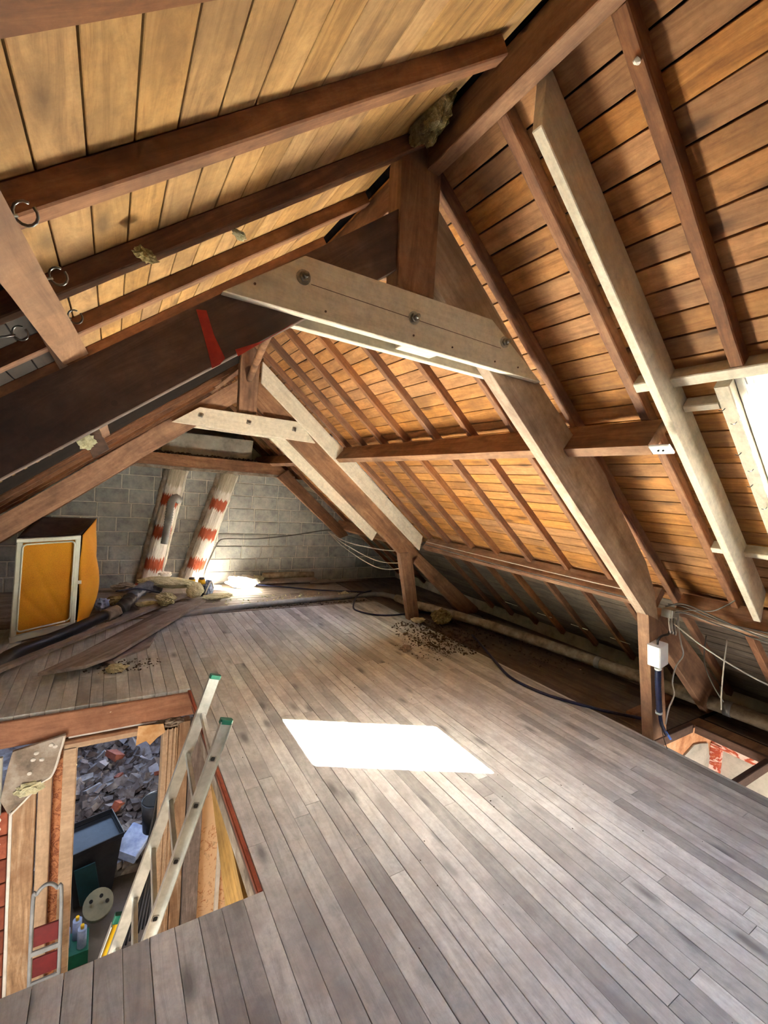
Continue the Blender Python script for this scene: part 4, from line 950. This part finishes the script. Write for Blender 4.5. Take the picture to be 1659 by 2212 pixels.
# --- debris on the floor
rd_ = random.Random(21)
def debris(name, cx, cy, rx, ry, n, s, mat, label, z=0.0, cat='debris'):
    bm = bmesh.new()
    for k in range(n):
        a = rd_.uniform(0, 2 * PI); q = rd_.random() ** .7; sz = s * rd_.uniform(.3, 1)
        chunk_mesh(bm, (q * rx * math.cos(a), q * ry * math.sin(a), z + sz * .35), (sz * rd_.uniform(.5, 1.6), sz * .8, sz * .35), rd_)
    o = from_bm(name, bm, mat, None, (cx, cy, 0)); return meta(o, label, cat, kind='stuff')
debris('dust_debris', 3.18, 3.85, .42, .6, 520, .016, DEBRIS, 'dark twigs and dust strewn on the floor in front of the far post')
debris('dust_debris', 2.95, 3.55, .45, .35, 200, .009, DEBRIS, 'fine dark crumbs on the floor boards')
debris('wool_crumbs', 2.3, 5.75, 1.2, .3, 160, .016, WOOLY, 'wool crumbs scattered behind the floor pipe')
debris('pipe_rubble', 2.1, 5.42, 1.1, .06, 240, .018, DEBRIS, 'rubble and crumbs along the ends of the floor boards')
debris('floor_chips', 1.9, 2.2, 1.3, 3.0, 90, .0042, DEBRIS, 'tiny dark specks scattered over the floor boards')
debris('white_chips', 1.5, 3.2, 1.5, 2.0, 40, .004, COBW, 'tiny white chips scattered over the floor boards')
debris('eaves_dust', 3.95, 3.6, .45, 1.2, 300, .014, DEBRIS, 'dust and crumbs in the right eaves')
debris('plank_crumbs', .15, 4.1, .28, .16, 120, .012, DEBRIS, 'crumbs under the tip of the pointed plank')
meta(lump('mineral_wool_piece', (3.62, 4.28, .06), (.12, .11, .085), WOOLD, sub=4, amp=.4, freq=2.4, seed=31), 'brown yellow wool clump on the floor behind the far post', 'insulation')
meta(lump('mineral_wool_piece', (3.30, 4.33, .03), (.08, .06, .03), WOOLY, sub=3, amp=.5, freq=2.4, seed=32), 'small wool clump at the foot of the far post', 'insulation')
meta(lump('plaster_lump', (2.60, 3.58, .022), (.06, .05, .035), PLASTER, sub=3, amp=.5, freq=1.6, seed=33), 'lone beige lump on the floor boards before the far post', 'rubble')
meta(lump('mineral_wool_piece', (.10, 4.0, .02), (.07, .06, .03), WOOLY, sub=3, amp=.5, freq=2, seed=34), 'wool tuft by the tip of the pointed plank', 'insulation')
meta(lump('mineral_wool_piece', (2.95, 5.66, .05), (.06, .05, .04), WOOLY, sub=3, amp=.5, seed=35), 'pale wool tuft beside the bend of the floor pipe', 'insulation')

# ================================================================== STAIRWELL AND STOREY BELOW
ZL = -2.6
o = box('floor_lower', (-2.6, YB - .2, ZL - .1), (5.4, 9.6, ZL), mottled('lower_floor_tiles', srgb(70, 60, 52), srgb(92, 80, 70), 5, .8)); meta(o, kind='structure', label='dark floor of the storey below')
for nm, lo, hi in (('wall_lower_left', (-2.7, YB - .2, ZL), (-2.6, 9.6, -.05)), ('wall_lower_far', (-2.6, 9.5, ZL), (5.4, 9.6, -.05)), ('wall_lower_rear', (-2.6, YB - .3, ZL), (5.4, YB - .2, -.05)), ('wall_lower_right', (5.3, YB - .2, ZL), (5.4, 9.6, -.05))):
    o = box(nm, lo, hi, RENDER); meta(o, kind='structure')
YD = 3.50
# ceiling joists round the stairwell
meta(stick('joist', (-1.6, 3.466, -.105), (.60, 3.466, -.105), .024, .17, (0, 0, 1), JOISTW), 'brown joist closing the far side of the stairwell', 'joist')
meta(stick('joist', (.60, 1.6, -.09), (.60, YD - .03, -.09), .035, .10, (0, 0, 1), BEAMD), 'dark red brown joist down the right side of the stairwell', 'joist')
meta(stick('painted_edge', (.560, 1.6, -.008), (.560, 3.45, -.008), .022, .024, (0, 0, 1), wood('red_brown_edge', srgb(104, 46, 30), srgb(150, 76, 50), srgb(176, 104, 74), None, vary=.05, knots=0)), 'red brown edging along the right side of the stairwell', 'edging')
g = meta(box('plaster_band', (.62, 1.5, -.34), (.72, YD, -.125), PLASTER, bev=.006), 'rough grey plaster band under the right joist', 'plaster')
bm = bmesh.new()
P = [(.66, 3.12, -.25), (.64, 2.95, -.40), (.62, 2.2, -.78), (.66, 1.72, -.78), (.62, 1.9, -.42), (.64, 2.94, -.26)]
Mx = frame((.64, 1.7, -.6), (0, 1, .3), (1, 0, 0)); Mi = Mx.inverted()
lo_ = [bm.verts.new(Mi @ Vector(p)) for p in P]; hi_ = [bm.verts.new(Mi @ (Vector(p) + Vector((.08, 0, 0)))) for p in P]
bm.faces.new(lo_); bm.faces.new(hi_[::-1])
for i in range(len(P)): bm.faces.new((lo_[i], lo_[(i + 1) % len(P)], hi_[(i + 1) % len(P)], hi_[i]))
bmesh.ops.recalc_face_normals(bm, faces=bm.faces); me = bpy.data.meshes.new('lintel'); bm.to_mesh(me); bm.free()
meta(link('lintel_timber', me, YELW, None, Mx), 'yellowed lintel timber slanting along the right side of the stairwell', 'timber')
# wall of the storey below, at the door
o = box('wall_lower_right_of_door', (.70, YD, ZL), (1.4, YD + .1, -.2), WALLP, bev=0); meta(o, kind='structure', label='wallpapered wall with orange flowers right of the lower door')
meta(box('wall_edge', (.845, YD - .03, ZL), (.875, YD, -.75), WPLAST), 'white chipped plaster edge beside the flowered wallpaper', 'plaster')
o = box('wall_lower_above_door', (-.19, YD + .02, -.225), (.70, YD + .12, -.2), WPLAST, bev=0); meta(o, kind='structure')
# door frame
d = bpy.data.objects.new('door_1', None); COL.objects.link(d); d.location = (.14, YD, ZL); meta(d, kind='structure', label='pale wooden door frame of the room full of rubble')
box('door_jamb', (-.192, YD - .05, ZL), (-.118, YD + .08, -.262), JAMBW, d, bev=.004); box('door_jamb', (.400, YD - .05, ZL), (.502, YD + .08, -.25), JAMBW, d, bev=.004)
box('door_head', (-.192, YD - .05, -.275), (.500, YD + .08, -.232), JAMBW, d, bev=.004)
box('head_moulding', (-.20, YD - .056, -.238), (.50, YD + .0, -.212), BEAM, d, bev=.003)
for x in (.425, .455, .478): box('jamb_bead', (x, YD - .058, ZL), (x + .01, YD - .05, -.26), JAMBW, d, bev=.002)
meta(box('plaster_strip', (-.17, YD - .035, -.208), (.36, YD - .005, -.188), WPLAST, bev=.004), 'broken white plaster strip above the lower door', 'plaster')
meta(lump('plaster_crumbs', (.43, YD - .04, -.225), (.10, .03, .035), PLASTER, sub=4, amp=.45, freq=2, seed=41), 'crumbling plaster lump in the far corner of the stairwell', 'plaster')

P = [(.235, -.19), (.395, -.205), (.41, -.27), (.36, -.30), (.315, -.345), (.29, -.31), (.265, -.315), (.225, -.33)]
bpy_o = prism('torn_paper', P, YD - .075, YD - .072, mottled('peeling_paper', srgb(190, 140, 84), srgb(222, 186, 140), 9, .8, bump=.1), bev=0); meta(bpy_o, 'torn piece of paper hanging over the lower door', 'paper')
# posts right of the door
for k, (xa, xb, yy, lab, m_) in enumerate(((.505, .585, .0, 'weathered brown post right of the lower door', POSTW), (.59, .70, -.03, 'thick grey weathered post beside the flowered wallpaper', GREYW))):
    M = stick('post', ((xa + xb) / 2, YD + yy, ZL), ((xa + xb) / 2, YD + yy, -.24), xb - xa, .08, (0, 1, 0), m_, jit=.004, seg=8); meta(M, lab, 'post')
# left of the door: papered strip, boards, plaster slab and hollow bricks
o = box('wall_lower_left_of_door', (-.245, YD + .01, ZL), (-.19, YD + .1, -.2), WALLR, bev=0); meta(o, kind='structure', label='strip of brown flowered wallpaper left of the door')
meta(stick('upright_board', (-.283, YD - .01, ZL), (-.283, YD - .01, -.42), .072, .06, (0, 1, 0), JAMBW), 'planed upright board left of the brown wallpaper strip', 'board')
meta(stick('upright_board', (-.385, YD - .02, ZL), (-.385, YD - .02, -.50), .115, .07, (0, 1, 0), POSTW, jit=.003, seg=8), 'rough upright board left of the planed one', 'board')
meta(box('white_edge', (-.462, YD - .04, ZL), (-.442, YD + .05, -.62), WPLAST, bev=.004), 'chipped white plaster edge beside the hollow bricks', 'plaster')
sl = T('plaster_slab', (-.33, YD - .06, -.3), 'broken slab of dirty ceiling plaster in the corner of the stairwell', 'plaster')
prism('slab_body', [(-.45, -.20), (-.182, -.15), (-.20, -.24), (-.243, -.405), (-.30, -.44), (-.36, -.50), (-.46, -.60), (-.50, -.50), (-.47, -.30)], YD - .085, YD - .06, PLASTER, sl, bev=.003)
for (x, z) in ((-.33, -.235), (-.345, -.275), (-.30, -.285), (-.235, -.215), (-.255, -.20), (-.36, -.36)):
    lump('plaster_dot', (x, YD - .087, z), (.014, .006, .012), WPLAST, sl, sub=2, amp=.2, seed=x * 40)
tube('broken_edge', [(-.185, YD - .085, -.155), (-.205, YD - .085, -.25), (-.243, YD - .085, -.40), (-.30, YD - .085, -.44), (-.36, YD - .085, -.51), (-.45, YD - .085, -.61)], .007, WPLAST, sl, rough=.6)
meta(box('plaster_sheet', (-.75, YD - .05, -.62), (-.50, YD - .03, -.24), RENDER, bev=.004), 'grey plaster panel at the left edge of the stairwell', 'plaster')
meta(lump('wool_strip', (-.36, YD - .09, -.46), (.07, .02, .04), WOOLY, sub=3, amp=.5, seed=44), 'yellowish crumbs under the plaster slab', 'insulation')
hb = T('hollow_brick_wall', (-.6, YD, -1.2), 'hollow red bricks showing their holes at the left edge', 'brickwork')
for r in range(9):
    z = -.62 - r * .16
    b_ = box('hollow_brick', (-.86, YD - .02, z - .15), (-.468, YD + .1, z), BRICKC, hb, bev=.004)
    for cx in range(5):
        for cz in range(2):
            cyl('brick_hole', (-.83 + cx * .078, YD - .022, z - .045 - cz * .06), (-.83 + cx * .078, YD - .018, z - .045 - cz * .06), .018, DARKM if r > 2 else WPLAST, b_, 8)

# --- ladder leaning through the stairwell against the right edge
lad = T('ladder', (.3, 2.6, ZL), 'aluminium ladder with green caps leaning out of the stairwell', 'ladder')
ln, lf = 2.36, 2.80
topn, botn = Vector((.575, ln, .31)), None
dr = Vector((.300, 0, 1.0)).normalized()      # along the rail, upward
def rail(y, top, low, nm='rail'):
    a = top - dr * low; nrm = Vector((1, 0, 0)); nrm = (nrm - dr * nrm.dot(dr)).normalized()
    L = (top - a).length; bm = bmesh.new()
    # C section: web faces outwards, two flanges
    M = frame(a, dr, nrm)
    w, f, th = .031, .024, .0022
    s = 1 if y == lf else -1
    for (lo, hi) in (((0, -th, -w), (L, th, w)), ((0, -s * f if s > 0 else 0, w - .004), (L, 0 if s > 0 else f, w)), ((0, -s * f if s > 0 else 0, -w), (L, 0 if s > 0 else f, -w + .004))):
        add_box(bm, lo, hi)
    bmesh.ops.recalc_face_normals(bm, faces=bm.faces); me = bpy.data.meshes.new(nm); bm.to_mesh(me); bm.free()
    return link(nm, me, ALU, lad, M), a
tn = Vector((.575, ln, .305)); tf = Vector((.60, lf, .365))
rail(ln, tn, 2.9); rail(lf, tf, 2.9)
for tp, s in ((tn, 1), (tf, 1)):
    stick('end_cap', tp - dr * .012, tp + dr * .012, .066, .034, (0, 1, 0), GREENP, lad, ch=.006)
k = 0
for i in range(9):
    pn = tn - dr * (.16 + i * .285); pf = tf - dr * (.145 + i * .285)
    if i == 0: pn = tn - dr * .2
    pf = Vector((pn.x + .02, lf, pn.z + .02))
    st_ = stick('rung', (pn.x, ln - .001, pn.z), (pf.x, lf + .001, pf.z), .027, .027, (dr.x, 0, dr.z), ALU, lad, ch=.004)
    stick('rung_socket', (pn.x, ln - .0045, pn.z), (pn.x, ln - .001, pn.z), .032, .032, (dr.x, 0, dr.z), STEEL, st_, ch=.004)
    stick('rung_opening', (pn.x, ln - .0062, pn.z), (pn.x, ln - .004, pn.z), .021, .021, (dr.x, 0, dr.z), DARKM, st_, ch=.004)
    cyl('rivet', (pf.x, lf - .006, pf.z), (pf.x, lf - .002, pf.z), .012, STEEL, st_, 12)
# yellow lower section with its own green cap
sl2 = T('ladder_section', (.15, 2.9, ZL), 'yellow and green lower ladder section beside the aluminium ladder', 'ladder')
q0 = Vector((.150, 2.87, -1.09))
stick('section_rail', q0 - dr * 1.2, q0, .07, .012, (0, 1, 0), YELP, sl2); stick('section_edge', q0 - dr * 1.2 + Vector((-.038, -.01, .01)), q0 + Vector((-.038, -.01, .01)), .008, .04, (0, 1, 0), ALU, sl2)
stick('section_cap', q0, q0 + dr * .05, .076, .03, (0, 1, 0), GREENP, sl2)

# --- rubble heap in the room below
def heap_z(x, y):
    base = -2.35 + .62 * max(0, min(1, (y - 5.3) / 3.2)) ** .9
    return base + .14 * noise.noise(Vector((x * 1.3, y * 1.3, 0)))
bm = bmesh.new(); rr = random.Random(77); nx, ny = 50, 60
g = [[bm.verts.new((-1.2 + 3.6 * i / nx, 4.9 + 4.5 * j / ny, heap_z(-1.2 + 3.6 * i / nx, 4.9 + 4.5 * j / ny) - .06 + .05 * noise.noise(Vector((i * .7, j * .7, 3))))) for j in range(ny + 1)] for i in range(nx + 1)]
for i in range(nx):
    for j in range(ny): bm.faces.new((g[i][j], g[i + 1][j], g[i + 1][j + 1], g[i][j + 1]))
for k in range(3400):
    x, y = rr.uniform(-.7, 1.6), rr.uniform(5.0, 9.2); s = rr.uniform(.02, .07)
    chunk_mesh(bm, (x, y, heap_z(x, y) + rr.uniform(-.03, .04)), (s * rr.uniform(.6, 1.5), s, s * .6), rr)
hp = from_bm('rubble_heap', bm, RUBB, None, (0, 0, 0)); meta(hp, 'heap of grey and brown rubble filling the room below', 'rubble', kind='stuff')
RL = mottled('pale_rubble', srgb(118, 112, 116), srgb(156, 150, 152), 6, .95, bump=.3, vary=.2)
for k in range(70):
    x, y = rr.uniform(-.35, 1.1), rr.uniform(5.4, 8.9); bm = bmesh.new()
    chunk_mesh(bm, (0, 0, 0), (rr.uniform(.05, .13), rr.uniform(.04, .08), rr.uniform(.015, .05)), rr)
    red_ = rr.random() < .3
    o = from_bm('brick_fragment' if red_ else 'block_fragment', bm, BRICKC if red_ else RL, None, (x, y, heap_z(x, y) + .07))
    if red_: meta(o, 'broken red brick fragment lying on the rubble heap', 'brick', 'red brick fragments on the rubble heap')
    else: meta(o, 'pale grey broken block fragment lying on the rubble heap', 'block', 'pale block fragments on the rubble heap')
# things in front of the heap
t = T('garden_trolley', (.0, 4.75, ZL), 'dark teal bin with a cream wheel in the room below', 'bin')
def taper_box(name, c, s0, s1, h, mat, parent, rot=0):
    bm = bmesh.new(); V = []
    for z, s in ((0, s0), (h, s1)):
        for (a, b) in ((-1, -1), (1, -1), (1, 1), (-1, 1)): V.append(bm.verts.new((a * s[0], b * s[1], z)))
    for f in ((0, 3, 2, 1), (0, 1, 5, 4), (1, 2, 6, 5), (2, 3, 7, 6), (3, 0, 4, 7)): bm.faces.new([V[i] for i in f])
    bmesh.ops.rotate(bm, verts=bm.verts, cent=(0, 0, 0), matrix=Matrix.Rotation(rot, 3, 'Z'))
    o = from_bm(name, bm, mat, parent, c); md = o.modifiers.new('wall', 'SOLIDIFY'); md.thickness = .012; return o
taper_box('bin_body', (-.02, 4.95, ZL + .05), (.16, .16), (.22, .20), .55, BLACKP, t, .25)
stick('front_panel', (-.0, 4.735, -2.52), (-.06, 4.70, -2.12), .17, .012, (0, -1, 0), TEAL, t, ch=.006)
taper_box('bin_liner', (-.02, 4.95, ZL + .58), (.225, .205), (.235, .215), .05, BLACKP, t, .25)
cyl('wheel', (.06, 4.50, -2.36), (.06, 4.54, -2.42), .12, WHEELM, t, 24)
for q in range(5):
    a_ = q * 2 * PI / 5; cyl('wheel_hole', (.06 + .07 * math.cos(a_), 4.495, -2.355 + .07 * math.sin(a_)), (.06 + .07 * math.cos(a_), 4.50, -2.36 + .07 * math.sin(a_)), .016, DARKM, t, 8)
box('bin_label', (-.07, 4.72, -2.36), (.0, 4.735, -2.27), WPAINT, t)
t = T('parcel', (.38, 4.95, -2.3), 'pale blue wrapped box on the rubble', 'box')
stick('parcel_body', (.26, 4.80, -2.22), (.44, 5.05, -2.18), .24, .09, (.1, -.3, 1), BLUEB, t, ch=.01)
t = T('bucket', (.50, 4.75, -1.95), 'black bucket with a wire handle by the right jamb below', 'bucket')
cyl('bucket_body', (.50, 4.75, -1.98), (.50, 4.75, -1.68), .09, BLACKP, t, 20, r2=.115)
cyl('bucket_inside', (.50, 4.75, -1.69), (.50, 4.75, -1.675), .10, DARKM, t, 20)
tube('bucket_handle', [(.39, 4.75, -1.69), (.42, 4.72, -1.60), (.50, 4.70, -1.56), (.58, 4.72, -1.60), (.61, 4.75, -1.69)], .005, STEEL, t)
for k in range(7):
    a_ = Vector((.47 + .012 * k, 3.95 + .03 * k, -.84 - .05 * (k % 3))); b_ = Vector((.22 + .03 * k, 3.75 + .02 * k, -2.15))
    meta(tube('black_rod', [a_, (a_ + b_) / 2 + Vector((.02, 0, 0)), b_], .008, BLACKP, None, n=5), 'thin black rod leaning by the right door jamb below', 'rod', 'black rods leaning by the lower door')
t = T('hand_truck', (-.22, 3.25, ZL), 'red hand truck with a grey tube handle below on the left', 'hand truck')
tube('tube_frame', [(-.30, 3.22, ZL + .2), (-.30, 3.22, -1.15), (-.28, 3.22, -1.03), (-.23, 3.22, -.985), (-.18, 3.22, -1.03), (-.155, 3.22, -1.15), (-.155, 3.22, ZL + .2)], .011, PIPEG, t)
for z in (-1.26, -1.46, -1.66): box('red_panel', (-.29, 3.225, z - .12), (-.165, 3.24, z), REDM, t); box('cross_bar', (-.30, 3.21, z - .165), (-.155, 3.225, z - .135), PIPEG, t)
t = T('bottles_crate', (-.08, 4.3, ZL), 'green crate with pale bottles beside the cream wheel', 'crate')
box('crate_body', (-.24, 4.2, ZL), (.0, 4.42, ZL + .12), GREENP, t)
for (x, y) in ((-.17, 4.3), (-.09, 4.36), (-.05, 4.26)):
    b_ = cyl('bottle', (x, y, ZL + .1), (x, y, ZL + .28), .035, BLUEB, t, 12); cyl('bottle_cap', (x, y, ZL + .28), (x, y, ZL + .31), .014, YELP, b_, 10)
# partition below the stairwell edge so the room under the floor reads as a stair landing
o = box('wall_lower_stair', (1.35, 1.2, ZL), (1.45, YD, -.06), WALLP, bev=0); meta(o, kind='structure', label='wallpapered side wall of the lower landing')
o = box('wall_lower_partition', (-2.6, YD + .02, ZL), (-.87, YD + .12, -.2), PLASTER, bev=0); meta(o, kind='structure')
o = box('wall_lower_partition_right', (1.4, YD, ZL), (3.2, YD + .1, -.2), PLASTER, bev=0); meta(o, kind='structure')
